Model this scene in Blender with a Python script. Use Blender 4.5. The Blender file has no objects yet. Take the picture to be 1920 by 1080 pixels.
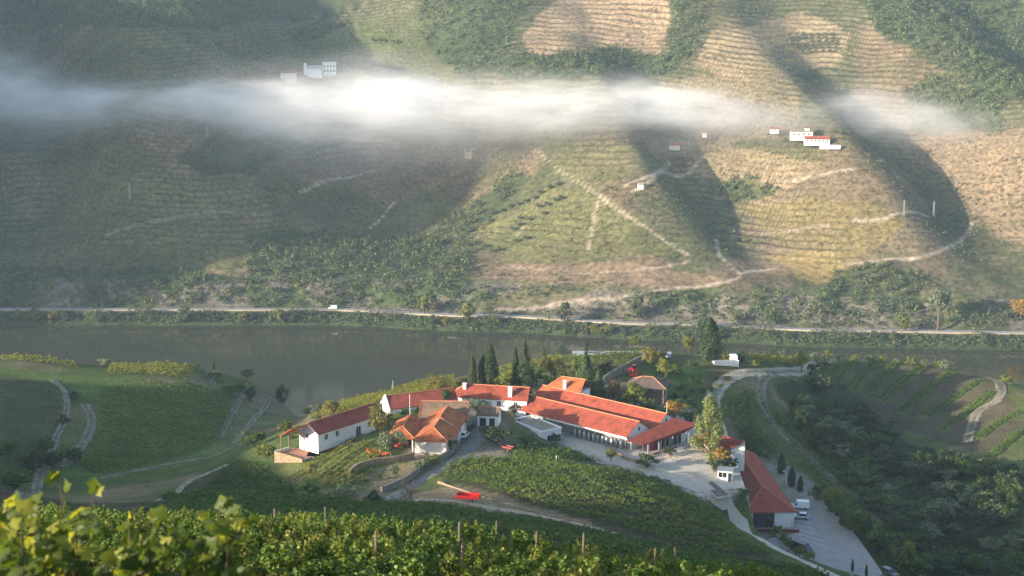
import bpy, math, random, time
import numpy as np
T0 = time.time()
R = math.radians
scene = bpy.context.scene
COL = scene.collection

# ------------------------------------------------------------------ camera
CAM = np.array((0.0, 0.0, 200.0)); FPX = 2638.0; PITCH = R(11.4)
cam_d = bpy.data.cameras.new('camera'); cam = bpy.data.objects.new('camera', cam_d); COL.objects.link(cam)
cam.location = CAM; cam.rotation_euler = (R(90) - PITCH, 0, 0)
cam_d.sensor_width = 36.0; cam_d.lens = FPX / 1920 * 36; cam_d.clip_start = 0.5; cam_d.clip_end = 6000
cam_d.dof.use_dof = True; cam_d.dof.focus_distance = 330; cam_d.dof.aperture_fstop = 2.4
scene.camera = cam

# ------------------------------------------------------------------ sky and sun
SUN_AZ = (-0.915, -0.40)          # horizontal direction towards the sun
SUN_EL = R(13.0)
_n = math.hypot(*SUN_AZ); SUN = np.array((SUN_AZ[0]/_n*math.cos(SUN_EL), SUN_AZ[1]/_n*math.cos(SUN_EL), math.sin(SUN_EL)))
world = bpy.data.worlds.new('World'); scene.world = world; world.use_nodes = True
wn = world.node_tree.nodes; wl = world.node_tree.links
bg = wn['Background']; sky = wn.new('ShaderNodeTexSky'); sky.sky_type = 'NISHITA'; sky.sun_disc = False
sky.sun_elevation = SUN_EL; sky.sun_rotation = math.atan2(SUN_AZ[0], SUN_AZ[1])
sky.air_density = 1.0; sky.dust_density = 1.2; sky.ozone_density = 1.0
wl.new(sky.outputs[0], bg.inputs[0]); bg.inputs[1].default_value = 0.15
sun_d = bpy.data.lights.new('sun', 'SUN'); sun_d.energy = 5.0; sun_d.angle = R(0.6); sun_d.color = (1.0, 0.86, 0.70)
sun_o = bpy.data.objects.new('sun', sun_d); COL.objects.link(sun_o); sun_o.location = (-200, -100, 400)
from mathutils import Vector, Matrix
sun_o.rotation_euler = Vector(SUN).to_track_quat('Z', 'Y').to_euler()
vs = scene.view_settings; vs.view_transform = 'Standard'; vs.look = 'None'; vs.gamma = 1.0; vs.exposure = 1.42; vs.use_curve_mapping = False
cy = scene.cycles
cy.max_bounces = 5; cy.diffuse_bounces = 2; cy.glossy_bounces = 2; cy.transmission_bounces = 3; cy.transparent_max_bounces = 6; cy.volume_bounces = 3
cy.use_adaptive_sampling = True; cy.adaptive_threshold = .025; cy.use_denoising = True; cy.caustics_reflective = False; cy.caustics_refractive = False
cy.volume_step_rate = 1.0; cy.volume_max_steps = 256; cy.sample_clamp_indirect = 6

# TERRAIN-BEGIN ---------------------------------------------------- pixel / world helpers and the land's height
rng = np.random.default_rng(7)
CP, SP = math.cos(PITCH), math.sin(PITCH)
def P(px, py, Y):
    """photo pixel at forward distance Y -> point"""
    xc = (px - 960) / FPX; yc = (540 - py) / FPX
    t = Y / (CP + yc * SP)
    return np.array((t * xc, Y, CAM[2] + t * (-SP + yc * CP)))
def PZ(px, py, z):
    """photo pixel on the level plane z -> point"""
    xc = (px - 960) / FPX; yc = (540 - py) / FPX
    t = (z - CAM[2]) / (-SP + yc * CP)
    return np.array((t * xc, t * (CP + yc * SP), z))
def proj(x, y, z):
    dz = z - CAM[2]
    f = y * CP - dz * SP; u = y * SP + dz * CP
    f = np.where(f < 1e-3, 1e-3, f)
    return 960 + FPX * x / f, 540 - FPX * u / f
def sst(a, b, x):
    t = np.clip((x - a) / (b - a), 0, 1); return t * t * (3 - 2 * t)
_H = np.random.default_rng(3).random((256, 256))
def vnoise(x, y):
    xi = np.floor(x).astype(int); yi = np.floor(y).astype(int); fx = x - xi; fy = y - yi
    fx = fx * fx * (3 - 2 * fx); fy = fy * fy * (3 - 2 * fy)
    g = lambda a, b: _H[a & 255, b & 255]
    return (g(xi, yi) * (1 - fx) + g(xi + 1, yi) * fx) * (1 - fy) + (g(xi, yi + 1) * (1 - fx) + g(xi + 1, yi + 1) * fx) * fy
def fbm(x, y, s, o=4):
    r = 0; a = .5; n = 0
    for k in range(o):
        r = r + a * vnoise(x / s + 17.3 * k, y / s + 5.1 * k); n += a; a *= .5; s *= .5
    return r / n * 2 - 1
def inpoly(poly, X, Y):
    poly = np.asarray(poly, float); c = np.zeros(np.shape(X), bool); j = len(poly) - 1
    for i in range(len(poly)):
        xi, yi = poly[i][:2]; xj, yj = poly[j][:2]
        with np.errstate(divide='ignore', invalid='ignore'):
            c ^= ((yi > Y) != (yj > Y)) & (X < (xj - xi) * (Y - yi) / (yj - yi + 1e-12) + xi)
        j = i
    return c
# seen ground: (photo x, photo y, forward distance)
SEEN = [
 # knoll of near vines
 (500,1110,35),(900,1138,35),(1200,1172,35),(200,1100,35),(500,1045,55),(200,1035,55),(800,1075,55),(1100,1110,55),
 (100,1012,68),(300,1014,70),(500,1022,72),(750,1042,72),(900,1058,72),(1050,1076,71),(1200,1098,70),(1400,1128,68),
 # darker vines on the slope below
 (300,985,180),(500,985,182),(800,990,185),(1000,1012,188),(1200,1045,190),(1400,1078,192),
 (100,960,235),(300,955,240),(500,945,248),(700,948,250),(850,955,255),(1000,985,240),(1200,1035,225),(1350,1065,222),
 (250,935,275),(520,925,277),(640,922,280),
 # trailer path, lower vineyard, drive
 (760,935,277),(878,940,268),(980,962,262),(1100,985,258),(850,905,288),(1000,900,288),(1150,910,287),(1000,950,268),
 (1150,960,268),(1250,1000,262),(1350,1030,258),(1300,960,280),(1400,1000,275),(1440,1025,273),(1500,1055,266),(1545,1078,260),
 (850,860,306),(980,865,306),(1100,868,310),
 # winery yard and buildings
 (1250,900,317),(1300,900,317),(1200,880,322),(1320,860,330),(1060,815,345),(1000,800,345),(1120,845,333),(1180,870,325),
 (900,815,327),(880,840,318),(830,870,306),(780,900,298),(720,915,290),(940,860,311),
 (600,852,313),(560,846,313),(640,830,322),(685,800,336),(720,775,348),(700,850,312),(740,860,308),(620,900,295),(520,886,307),(505,870,316),(548,882,311),(585,885,304),(480,880,315),
 (800,760,352),(900,750,362),(1000,740,372),(1100,745,372),(1200,760,365),(1280,790,352),(1350,800,350),(1400,830,343),
 (1010,715,392),(1100,710,392),(1200,720,385),(1250,740,375),(1160,690,402),(1080,680,412),(1200,672,416),(1280,668,425),
 # lower court with parked cars
 (1430,990,318),(1500,985,318),(1560,1000,312),(1500,1040,299),(1600,1060,294),(1640,1078,289),(1520,930,334),(1480,880,350),
 # ravine
 (1640,1000,322),(1560,940,340),(1700,1050,312),(1640,950,345),(1700,950,347),(1800,1050,318),(1900,1075,308),(1850,980,340),
 (1500,880,362),(1600,900,362),(1700,880,372),(1750,850,382),(1850,900,362),(1900,960,342),(1420,830,368),(1500,820,375),
 (1380,790,372),(1440,770,385),(1500,770,395),(1600,790,395),(1680,800,398),(1740,800,398),
 (1350,720,400),(1290,720,395),(1430,700,415),(1470,695,422),(1560,700,425),(1450,735,403),(1600,735,418),
 (1700,720,427),(1800,720,425),(1850,740,408),(1880,780,392),(1900,830,370),(1800,780,400),
 # west valley and its vineyard
 (60,950,292),(220,895,336),(400,852,362),(450,805,396),(500,780,418),(0,900,318),(60,850,345),(0,800,352),(150,800,372),
 (280,790,385),(380,780,400),(100,740,395),(0,740,385),(250,730,412),(380,730,425),(0,690,424),(150,690,434),(300,700,432),
 (420,760,415),(460,740,445),(540,750,455),(430,890,325),(350,910,318),(470,860,335),(500,830,352),(560,790,385),(250,950,283),
]
EDGE = [(0,668,440),(100,675,440),(200,685,440),(300,684,445),(380,688,450),(440,712,460),(520,742,470),(600,768,402),(640,752,402),
 (700,738,400),(850,708,405),(950,690,415),(1050,667,425),(1200,657,430),(1300,662,434),(1400,668,436),(1550,670,440),(1650,676,440),(1750,686,436),(1850,705,425),(1920,725,415)]
SEEN = [(a, b, c * (1 + .075 * float(sst(1450, 1640, a)) * float(1 - sst(790, 900, b)))) for a, b, c in SEEN]
EDGE = [(a, b, c * (1 + .075 * float(sst(1450, 1640, a)))) for a, b, c in EDGE]
ctrl = [tuple(P(*s)) for s in SEEN]
for e in EDGE:
    p = P(*e); ctrl.append(tuple(p))
    for dy, dz in ((22, 10), (60, 38), (110, 72), (165, 100)):
        ctrl.append((p[0] * (1 + dy / e[2]), p[1] + dy, max(p[2] - dz, -8)))
# land beyond the frame: unseen spur climbing west, shaped to cast shade on valley
ctrl += [(0,0,197.2),(-3,11,194.6),(8,12,193.5),(20,5,193),(-20,14,194),(-60,40,184),(-60,0,196),(0,-60,206),(60,-60,196),(60,0,186),(120,0,165),(120,100,132),
 (80,200,99),(110,240,82),(200,200,92),(200,100,118),(-120,60,178),(-120,120,160),(-120,0,198),(-150,-80,214),(-220,60,196),(-220,140,168),
 (-310,-80,236),(-310,0,226),(-310,80,215),(-310,110,209),(-310,126,202),(-310,140,186),(-310,195,168),(-310,250,165),(-310,290,163),(-310,325,154),(-310,350,137),(-310,370,120),(-310,440,96),(-310,520,50),(-310,600,-4),
 (-230,200,146),(-230,260,136),(-230,300,130),(-230,350,116),(-230,420,96),(-170,300,108),(-170,240,124),(-90,180,142),(-160,170,152),(-230,500,55),(-230,590,-6),
 (-420,0,240),(-420,200,190),(-420,400,120),(-420,600,-5),(-600,0,230),(-600,300,170),(-600,600,-5),
 (240,300,84),(240,400,90),(300,200,110),(300,380,96),(300,460,70),(300,560,0),(420,200,130),(420,400,100),(420,570,-5),(240,0,150),(420,0,170),(0,-200,215),(300,-200,190),(-300,-200,240),(-600,-200,240),(600,-200,190),(600,300,130),(600,570,-5)]
ctrl = [(x, y, z - (17 * sst(-100, -300, x) if x < -100 and y > -50 and z > 60 and not (x > -200 and y > 330) else 0)) for x, y, z in ctrl]
C = np.array(ctrl)
_cc = 14.0
def _phi(r2): return np.sqrt(r2 + _cc * _cc)
_d2 = ((C[:, None, :2] - C[None, :, :2]) ** 2).sum(-1)
_N = len(C); _A = np.zeros((_N + 3, _N + 3)); _A[:_N, :_N] = _phi(_d2) - np.eye(_N) * 1.2
_A[:_N, _N] = 1; _A[:_N, _N+1:] = C[:, :2] / 100; _A[_N, :_N] = 1; _A[_N+1:, :_N] = C[:, :2].T / 100
_w = np.linalg.solve(_A, np.concatenate([C[:, 2], np.zeros(3)]))
def near_raw(x, y):
    x = np.asarray(x, float); y = np.asarray(y, float); sh = x.shape; x = x.ravel(); y = y.ravel(); out = np.empty(x.size)
    for i in range(0, x.size, 20000):
        a = x[i:i+20000]; b = y[i:i+20000]
        d = (a[:, None] - C[None, :, 0]) ** 2 + (b[:, None] - C[None, :, 1]) ** 2
        out[i:i+20000] = _phi(d) @ _w[:_N] + _w[_N] + (a * _w[_N+1] + b * _w[_N+2]) / 100
    return out.reshape(sh)
# level places: (pixel polygon, height, margin)
PADS = [
 ([(1175,885),(1225,850),(1340,838),(1385,870),(1400,915),(1310,925),(1240,900)], 91.0, 5),      # winery yard
 ([(1045,835),(1010,800),(960,790),(975,765),(1240,760),(1400,800),(1300,850),(1225,850),(1175,885),(1120,860)], 91.6, 5),
 ([(1410,1000),(1490,1080),(1660,1090),(1590,985),(1540,925),(1500,890),(1400,850),(1375,870)], 78.0, 3.5),  # lower court
 ([(770,860),(880,855),(945,850),(945,790),(900,770),(800,770),(750,830)], 97.6, 4),              # farmyard
 ([(572,864),(602,862),(690,815),(680,790),(575,828)], 96.6, 2.5),
 ([(690,800),(730,780),(860,760),(850,735),(720,750),(680,780)], 95.5, 4),
 ([(860,765),(960,770),(985,750),(980,725),(850,735)], 95.0, 4),
]
GX0, GX1, GY0, GY1, GS = -600., 600., -200., 660., 2.0
gx = np.arange(GX0, GX1 + .1, GS); gy = np.arange(GY0, GY1 + .1, GS)
GXX, GYY = np.meshgrid(gx, gy)
# coarse far from view, then interpolate (fast)
_cx = np.arange(GX0, GX1 + .1, 8.); _cy = np.arange(GY0, GY1 + .1, 8.4)
NZ = np.empty_like(GXX)
_inn = (np.abs(GXX) < 175 + 0 * GYY) & (GYY > 0) & (GYY < 560)
NZ[_inn] = near_raw(GXX[_inn], GYY[_inn])
_cz = near_raw(*np.meshgrid(_cx, np.linspace(GY0, GY1, 103)))
def bil(g, x, y, x0, y0, sx, sy):
    fx = np.clip((np.asarray(x, float) - x0) / sx, 0, g.shape[1] - 1.001); fy = np.clip((np.asarray(y, float) - y0) / sy, 0, g.shape[0] - 1.001)
    i = fx.astype(int); j = fy.astype(int); fx = fx - i; fy = fy - j
    return (g[j, i] * (1-fx) + g[j, i+1] * fx) * (1-fy) + (g[j+1, i] * (1-fx) + g[j+1, i+1] * fx) * fy
NZ[~_inn] = bil(_cz, GXX[~_inn], GYY[~_inn], GX0, GY0, 8., (GY1 - GY0) / 102)
NZ += fbm(GXX, GYY, 30, 4) * 0.7 * sst(20, 60, GYY)
def polydist(poly, x, y):
    """signed distance (negative inside)"""
    p = np.asarray(poly, float); d = np.full(np.shape(x), 1e9)
    for i in range(len(p)):
        a = p[i - 1][:2]; b = p[i][:2]; ab = b - a
        t = np.clip(((x - a[0]) * ab[0] + (y - a[1]) * ab[1]) / (ab @ ab + 1e-9), 0, 1)
        d = np.minimum(d, np.hypot(x - a[0] - t * ab[0], y - a[1] - t * ab[1]))
    return np.where(inpoly(p, x, y), -d, d)
for poly, z, m in PADS:
    wp = np.array([PZ(a, b, z) for a, b in poly])
    d = polydist(wp, GXX, GYY)
    k = 1 - sst(0, m, d); NZ = NZ * (1 - k) + z * k
NZ = np.maximum(NZ, -9)
def near_z(x, y): return bil(NZ, x, y, GX0, GY0, GS, GS)
# the far side of the river
_bx = [-900, -620, -500, -380, -325, -120, -20, 92, 200, 302, 900]; _by = [640, 700, 800, 860, 871, 871, 853, 830, 812, 806, 800]
_sx = [-900, -640, -545, -480, -350, -262, -85, 84, 140, 226, 284, 380, 450, 560, 900]
_sy = [-40, 60, -100, -240, 10, -95, 72, -44, 26, -50, 24, -62, 50, -40, 20]  # off-frame western spur pushed out to shade the slopes beside it
def cosint(x, xs, ys):
    xs = np.array(xs, float); ys = np.array(ys, float); i = np.clip(np.searchsorted(xs, x) - 1, 0, len(xs) - 2)
    t = np.clip((x - xs[i]) / (xs[i+1] - xs[i]), 0, 1); t = t * t * (3 - 2 * t)
    return ys[i] * (1 - t) + ys[i+1] * t
_pw = [-80, -30, 0, 3, 9, 13, 21, 25, 38, 60, 300, 420, 480, 560, 700, 900]
_pz = [-10, -6, -.4, 2.2, 5.4, 6.6, 6.8, 8.5, 20, 30, 145, 203, 226, 240, 243, 243]
def terr_k(x, y, z): return (z * (1 + .10 * fbm(x + 500, y, 150, 2)) + 5 * fbm(x, y, 60, 3)) / 3.6
def tmask(x, y): return .12 + .88 * sst(-.22, .12, fbm(x + 300, y, 95, 3))
SHADE_MTN = 220.0
def far_z(x, y, terr=True):
    yb = cosint(x, _bx, _by); w = y - yb
    xs = x - (1000 - y) * 0.28 + 10 * fbm(x, y, 120, 2)
    w2 = w - cosint(xs, _sx, _sy) * sst(25, 170, w) * (1 - .7 * sst(190, 370, w) * sst(-60, 40, x))
    w2 = w2 + 9 * fbm(x, y, 90, 3) * sst(30, 80, w) + 4.0 * fbm(x + 50, y, 16, 2) * sst(24, 34, w) * (1 - sst(60, 90, w))
    z = np.interp(w2, _pw, _pz)
    z = np.minimum(z + SHADE_MTN * np.exp(-((x + 640) / 150) ** 2 - ((y - 840) / 190) ** 2) * sst(10, 60, w), 246)   # an unseen shoulder beyond the frame, added to shade the far hillside
    if terr:
        h = 3.6; k = terr_k(x, y, z); f = k - np.floor(k)
        m = sst(34, 42, z) * tmask(x, y)
        z = z + m * h * .9 * (sst(.5, 1, f) - f)
    return z
def ground(x, y):
    x = np.asarray(x, float); y = np.asarray(y, float)
    return np.where(y < 655, near_z(x, y), np.maximum(far_z(x, y, False), 0.0))
_ys = np.concatenate([np.arange(6, 120, .5), np.arange(120, 660, 1.0), np.arange(660, 1450, 2.0)])
def rc(px, py, lo=0):
    """photo pixel -> first point on the land"""
    xc = (px - 960) / FPX; yc = (540 - py) / FPX
    t = _ys / (CP + yc * SP); x = t * xc; z = CAM[2] + t * (-SP + yc * CP)
    g = ground(x, _ys) - z
    ok = (g > 0) & (_ys > lo)
    if not ok.any(): i = len(_ys) - 1
    else: i = int(np.argmax(ok))
    a, b = -g[i-1], g[i]; k = a / (a + b) if a + b > 0 else 0
    y = _ys[i-1] + (_ys[i] - _ys[i-1]) * np.clip(k, 0, 1)
    p = P(px, py, y); return p
def rcn(px, py, lo=150):
    """as rc, but kept on the near side of the river"""
    for _ in range(60):
        p = rc(px, py, lo)
        if p[1] < 520: return p
        py += 1.5
    return p
def lit(p):
    s = np.arange(4, 900, 3.0); q = p[:, None] + SUN[:, None] * s
    return bool((q[2] + 1.0 > ground(q[0], q[1])).all())
# TERRAIN-END

# ------------------------------------------------------------------ mesh, object and material helpers
def mesh_np(name, V, F, mat=None, smooth=False, cols=None):
    """V (n,3), F (m,k) -> mesh; cols per vertex rgb"""
    V = np.asarray(V, np.float32); F = np.asarray(F, np.int32); k = F.shape[1]
    me = bpy.data.meshes.new(name); me.vertices.add(len(V)); me.vertices.foreach_set('co', V.ravel())
    me.loops.add(F.size); me.loops.foreach_set('vertex_index', F.ravel())
    me.polygons.add(len(F)); me.polygons.foreach_set('loop_start', np.arange(0, F.size, k, dtype=np.int32))
    if smooth: me.polygons.foreach_set('use_smooth', np.ones(len(F), bool))
    if cols is not None:
        at = me.color_attributes.new('cover', 'FLOAT_COLOR', 'POINT')
        c = np.ones((len(V), 4), np.float32); c[:, :3] = cols; at.data.foreach_set('color', c.ravel())
    me.update(calc_edges=True)
    if mat: me.materials.append(mat)
    return me
def tag(o, label=None, cat=None, group=None, kind=None):
    if label: o['label'] = label
    if cat: o['category'] = cat
    if group: o['group'] = group
    if kind: o['kind'] = kind
    return o
def obj(name, me, parent=None, loc=(0, 0, 0), rz=0.0, sc=None):
    o = bpy.data.objects.new(name, me); COL.objects.link(o); o.location = loc; o.rotation_euler = (0, 0, rz)
    if sc is not None: o.scale = (sc, sc, sc) if np.isscalar(sc) else sc
    if parent: o.parent = parent
    return o
def thing(name, label, cat, loc=(0, 0, 0), rz=0.0, group=None, sc=None):
    return tag(obj(name, None, None, loc, rz, sc), label, cat, group)

MATS = {}
class NT:
    def __init__(s, name):
        s.m = bpy.data.materials.new(name); s.m.use_nodes = True; s.t = s.m.node_tree; s.n = s.t.nodes
        s.b = s.n['Principled BSDF']; s.out = s.n['Material Output']; MATS[name] = s.m
    def add(s, typ, ins=None, **kw):
        n = s.n.new(typ)
        for k, v in kw.items(): setattr(n, k, v)
        for k, v in (ins or {}).items(): s.set(n, k, v)
        return n
    def set(s, n, k, v):
        i = n.inputs[k]
        if isinstance(v, bpy.types.NodeSocket): s.t.links.new(v, i)
        elif isinstance(v, bpy.types.Node): s.t.links.new(v.outputs[0], i)
        else: i.default_value = tuple(v) + (1,) if (hasattr(v, '__len__') and len(v) == 3 and i.type == 'RGBA') else v
    def coord(s, kind='Object'): return s.add('ShaderNodeTexCoord').outputs[kind]
    def geo(s): return s.add('ShaderNodeNewGeometry').outputs['Position']
    def noise(s, scale, detail=4, vec=None, rough=.6):
        n = s.add('ShaderNodeTexNoise', {'Scale': scale, 'Detail': detail, 'Roughness': rough})
        if vec is not None: s.set(n, 'Vector', vec)
        return n.outputs[0]
    def ramp(s, fac, stops):
        r = s.add('ShaderNodeValToRGB'); s.set(r, 0, fac); e = r.color_ramp.elements
        while len(e) < len(stops): e.new(.5)
        for el, (p, c) in zip(e, stops): el.position = p; el.color = tuple(c) + (1,) if len(c) == 3 else c
        return r.outputs[0]
    def mix(s, fac, a, b, mode='MIX'):
        n = s.add('ShaderNodeMix', data_type='RGBA', blend_type=mode); s.set(n, 0, fac); s.set(n, 6, a); s.set(n, 7, b); return n.outputs[2]
    def math(s, op, a, b=0.0):
        n = s.add('ShaderNodeMath', operation=op); s.set(n, 0, a); s.set(n, 1, b); return n.outputs[0]
    def bump(s, h, strength=.3, dist=.05):
        n = s.add('ShaderNodeBump', {'Strength': strength, 'Distance': dist, 'Height': h}); s.set(s.b, 'Normal', n.outputs[0])
    def base(s, c, rough=.9, spec=.2):
        s.set(s.b, 'Base Color', c); s.b.inputs['Roughness'].default_value = rough; s.b.inputs['Specular IOR Level'].default_value = spec
        return s
def flat_mat(name, c, rough=.8, var=.12, scale=1.2, spec=.25, metal=0.0, bump=0.0):
    t = NT(name); nz = t.noise(scale, 5, t.geo()); k = t.ramp(nz, [(.25, (1 - var * 2.2,) * 3), (.75, (1 + var,) * 3)])
    t.base(t.mix(1.0, c, k, 'MULTIPLY'), rough, spec); t.b.inputs['Metallic'].default_value = metal
    if bump: t.bump(t.noise(scale * 8, 3, t.geo()), bump, .05)
    return t.m
def land_mat(name, fine, broad, amount=.5):
    t = NT(name); pos = t.geo(); at = t.add('ShaderNodeAttribute', attribute_name='cover')
    a = t.noise(broad, 5, pos); b = t.noise(fine, 4, pos)
    k = t.ramp(a, [(.25, (1 - amount * .7,) * 3), (.75, (1 + amount * .6, 1 + amount * .5, 1 + amount * .4))])
    k2 = t.ramp(b, [(.3, (.45,) * 3), (.7, (1.45,) * 3)])
    c = t.mix(1.0, at.outputs['Color'], k, 'MULTIPLY'); c = t.mix(1.0, c, k2, 'MULTIPLY')
    t.base(c, 1.0, .05); t.bump(b, .8, .35); return t.m
def leaf_mat(name, stops, trans=.35, scale=.9, rough=.6):
    """foliage: colour varies leaf by leaf and clump by clump; thin leaves let some light through"""
    t = NT(name); g = t.add('ShaderNodeNewGeometry'); oi = t.add('ShaderNodeObjectInfo')
    n = t.noise(scale, 2, g.outputs['Position'])
    f = t.math('ADD', t.math('MULTIPLY', g.outputs['Random Per Island'], .55), t.math('MULTIPLY', n, .6))
    f = t.math('ADD', f, t.math('MULTIPLY', t.math('SUBTRACT', oi.outputs['Random'], .5), .22))
    c = t.ramp(f, [(p_, tuple(min(1, x_ * g_) for x_, g_ in zip(c_, (1.18, 1.32, 1.18)))) for p_, c_ in stops])
    t.base(c, rough, .3)
    tr = t.add('ShaderNodeBsdfTranslucent', {'Color': t.mix(1.0, c, (1.25, 1.2, .6), 'MULTIPLY')})
    mx = t.add('ShaderNodeMixShader', {0: trans, 1: t.b.outputs[0], 2: tr.outputs[0]}); t.t.links.new(mx.outputs[0], t.out.inputs[0])
    return t.m

# ------------------------------------------------------------------ the land
GREEN = np.array((.050, .085, .022)); OLIVE = np.array((.078, .086, .043)); DRY = np.array((.195, .155, .10)); SOIL = np.array((.17, .115, .078))
ROCK = np.array((.20, .175, .15)); SCRUB = np.array((.036, .05, .022)); TAN = np.array((.265, .195, .132)); GREY = np.array((.27, .245, .21))
M_NEAR = land_mat('near_land', 1.6, .12, .5); M_FAR = land_mat('far_land', .32, .035, .55)
def grid_mesh(name, xs, ys, Z, cols, mat):
    X, Y = np.meshgrid(xs, ys); n, m = X.shape
    V = np.stack([X.ravel(), Y.ravel(), Z.ravel()], 1)
    i = np.arange(n * m).reshape(n, m)
    F = np.stack([i[:-1, :-1].ravel(), i[:-1, 1:].ravel(), i[1:, 1:].ravel(), i[1:, :-1].ravel()], 1)
    return mesh_np(name, V, F, mat, True, cols.reshape(-1, 3))
def paint(cols, mask, c, k=1.0):
    cols[mask] = cols[mask] * (1 - k) + np.asarray(c) * k
# near land
nx = np.concatenate([np.arange(-600, -180, 12.), np.arange(-180, 180, 2.), np.arange(180, 601, 12.)])
ny = np.concatenate([np.arange(-200, 0, 10.), np.arange(0, 560, 2.), np.arange(560, 651, 10.)])
X, Y = np.meshgrid(nx, ny); Z = near_z(X, Y); px, py = proj(X, Y, Z)
cols = np.empty(X.shape + (3,)); n1 = fbm(X, Y, 25, 4)
cols[:] = (.085, .115, .035); k = sst(-.05, .5, n1)[..., None]; cols = cols * (1 - k) + (DRY * .95) * k
NEAR_PAINT = [
 ([(0,690),(430,730),(450,840),(380,860),(150,910),(100,880),(180,760),(110,710),(0,720)], np.array((.09, .14, .036)), .85),
 ([(0,700),(110,720),(120,800),(60,900),(0,940)], OLIVE * .8, .8),
 ([(200,680),(360,672),(370,705),(340,712)], np.array((.2, .19, .05)), .8),
 ([(510,885),(560,860),(690,810),(740,860),(700,900),(590,915)], np.array((.14, .165, .045)), .75),
 ([(740,870),(830,850),(830,890),(700,925),(680,890)], DRY * 1.35, .75),
 ([(760,925),(900,905),(1000,950),(1180,995),(1150,1005),(900,965),(740,945)], DRY * 1.15, .85),
 ([(880,858),(945,858),(945,800),(900,790),(870,830)], GREY * .8, .9),
 ([(1540,670),(1880,710),(1920,800),(1880,860),(1740,820),(1560,760)], np.array((.085, .072, .05)), .9),
 ([(1370,760),(1430,720),(1500,800),(1640,930),(1700,1000),(1560,920),(1440,840)], np.array((.07, .10, .035)), .8),
 ([(1450,720),(1560,700),(1700,830),(1920,900),(1920,1080),(1700,1080),(1640,960),(1520,840)], SCRUB * .95, .9),
 ([(1230,680),(1330,690),(1330,760),(1270,780),(1220,740)], np.array((.06, .105, .03)), .8),
 ([(1330,690),(1400,700),(1350,740),(1330,790),(1310,740)], SOIL * .6, .6),
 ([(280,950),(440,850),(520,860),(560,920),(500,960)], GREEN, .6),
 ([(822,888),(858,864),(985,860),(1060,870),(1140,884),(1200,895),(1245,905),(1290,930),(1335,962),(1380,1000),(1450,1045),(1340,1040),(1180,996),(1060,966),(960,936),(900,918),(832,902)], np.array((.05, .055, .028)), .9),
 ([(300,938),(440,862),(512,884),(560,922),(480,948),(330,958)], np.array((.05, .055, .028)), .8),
]
for pl, c, kk in NEAR_PAINT: paint(cols, inpoly(pl, px, py) & (Y > 150), c, kk)
for pl, z, m in PADS[2:3]:
    wp = np.array([PZ(a, b, z) for a, b in pl]); paint(cols, polydist(wp, X, Y) < 1.0, (.24, .22, .18))
for pl, z, m in PADS[:2]:
    wp = np.array([PZ(a, b, z) for a, b in pl]); paint(cols, polydist(wp, X, Y) < 1.0, (.43, .385, .32))
for pl, z, m in PADS[3:4]:
    wp = np.array([PZ(a, b, z) for a, b in pl]); paint(cols, polydist(wp, X, Y) < 0.5, (.19, .165, .135))
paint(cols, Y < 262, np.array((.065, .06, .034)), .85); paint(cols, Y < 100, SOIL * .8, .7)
def path_pts(px_pts, step=2.0, lo=150):
    w = np.array([(rcn if lo < 600 else rc)(a, b, lo) for a, b in px_pts])
    # Catmull-Rom through the points
    out = []; n = len(w)
    for i in range(n - 1):
        p0 = w[max(i-1, 0)]; p1 = w[i]; p2 = w[i+1]; p3 = w[min(i+2, n-1)]; m = max(2, int(np.linalg.norm(p2[:2] - p1[:2]) / step))
        for k in range(m):
            t = k / m; out.append(.5 * ((2*p1) + (-p0+p2)*t + (2*p0-5*p1+4*p2-p3)*t*t + (-p0+3*p1-3*p2+p3)*t**3))
    out.append(w[-1]); return np.array(out)
def side_dir(p):
    d = np.gradient(p[:, :2], axis=0); d = unit(d); return np.stack([-d[:, 1], d[:, 0]], 1)
EL = [[(1585,672),(1562,690),(1545,708)],[(1606,674),(1576,700),(1550,720)],[(1648,676),(1618,702),(1596,730)],[(1680,680),(1648,714),(1628,744)],[(1734,688),(1682,722),(1654,752)],[(1785,700),(1729,738),(1688,772)],[(1836,714),(1789,747),(1735,780)],[(1862,735),(1810,775),(1764,806)],[(1916,772),(1870,795),(1835,822)],[(1916,808),(1866,849),(1826,876)]]
WL = [[(1385,748),(1372,775),(1385,805),(1420,845)],[(1408,735),(1396,765),(1408,800),(1450,850)],[(1462,790),(1500,835),(1560,890)],[(1480,775),(1520,820),(1570,870)],[(1440,760),(1460,800)],[(1540,905),(1610,965),(1700,1040)],[(1580,905),(1660,965),(1760,1040)],[(1700,1010),(1770,1060),(1800,1082)],[(1600,910),(1690,975),(1800,1050)],[(1505,870),(1570,925),(1640,990)]]
for lines, hw, c in ((EL, 1.5, (.10, .155, .045)), (WL, 1.6, (.075, .115, .035))):      # grassy terrace edges
    for ln_ in lines:
        p = path_pts(ln_, 1.5, 150)[:, :2]; lo_, hi_ = p.min(0) - 5, p.max(0) + 5; m = (X > lo_[0]) & (X < hi_[0]) & (Y > lo_[1]) & (Y < hi_[1]); d = np.full(int(m.sum()), 1e9)
        for q in p: d = np.minimum(d, (X[m] - q[0]) ** 2 + (Y[m] - q[1]) ** 2)
        k_ = (1 - sst(hw * .7, hw * 1.6, np.sqrt(d)))[:, None] * .9; cols[m] = cols[m] * (1 - k_) + np.array(c) * k_
tag(obj('hill', grid_mesh('hill', nx, ny, Z, cols, M_NEAR)), kind='structure')
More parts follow.
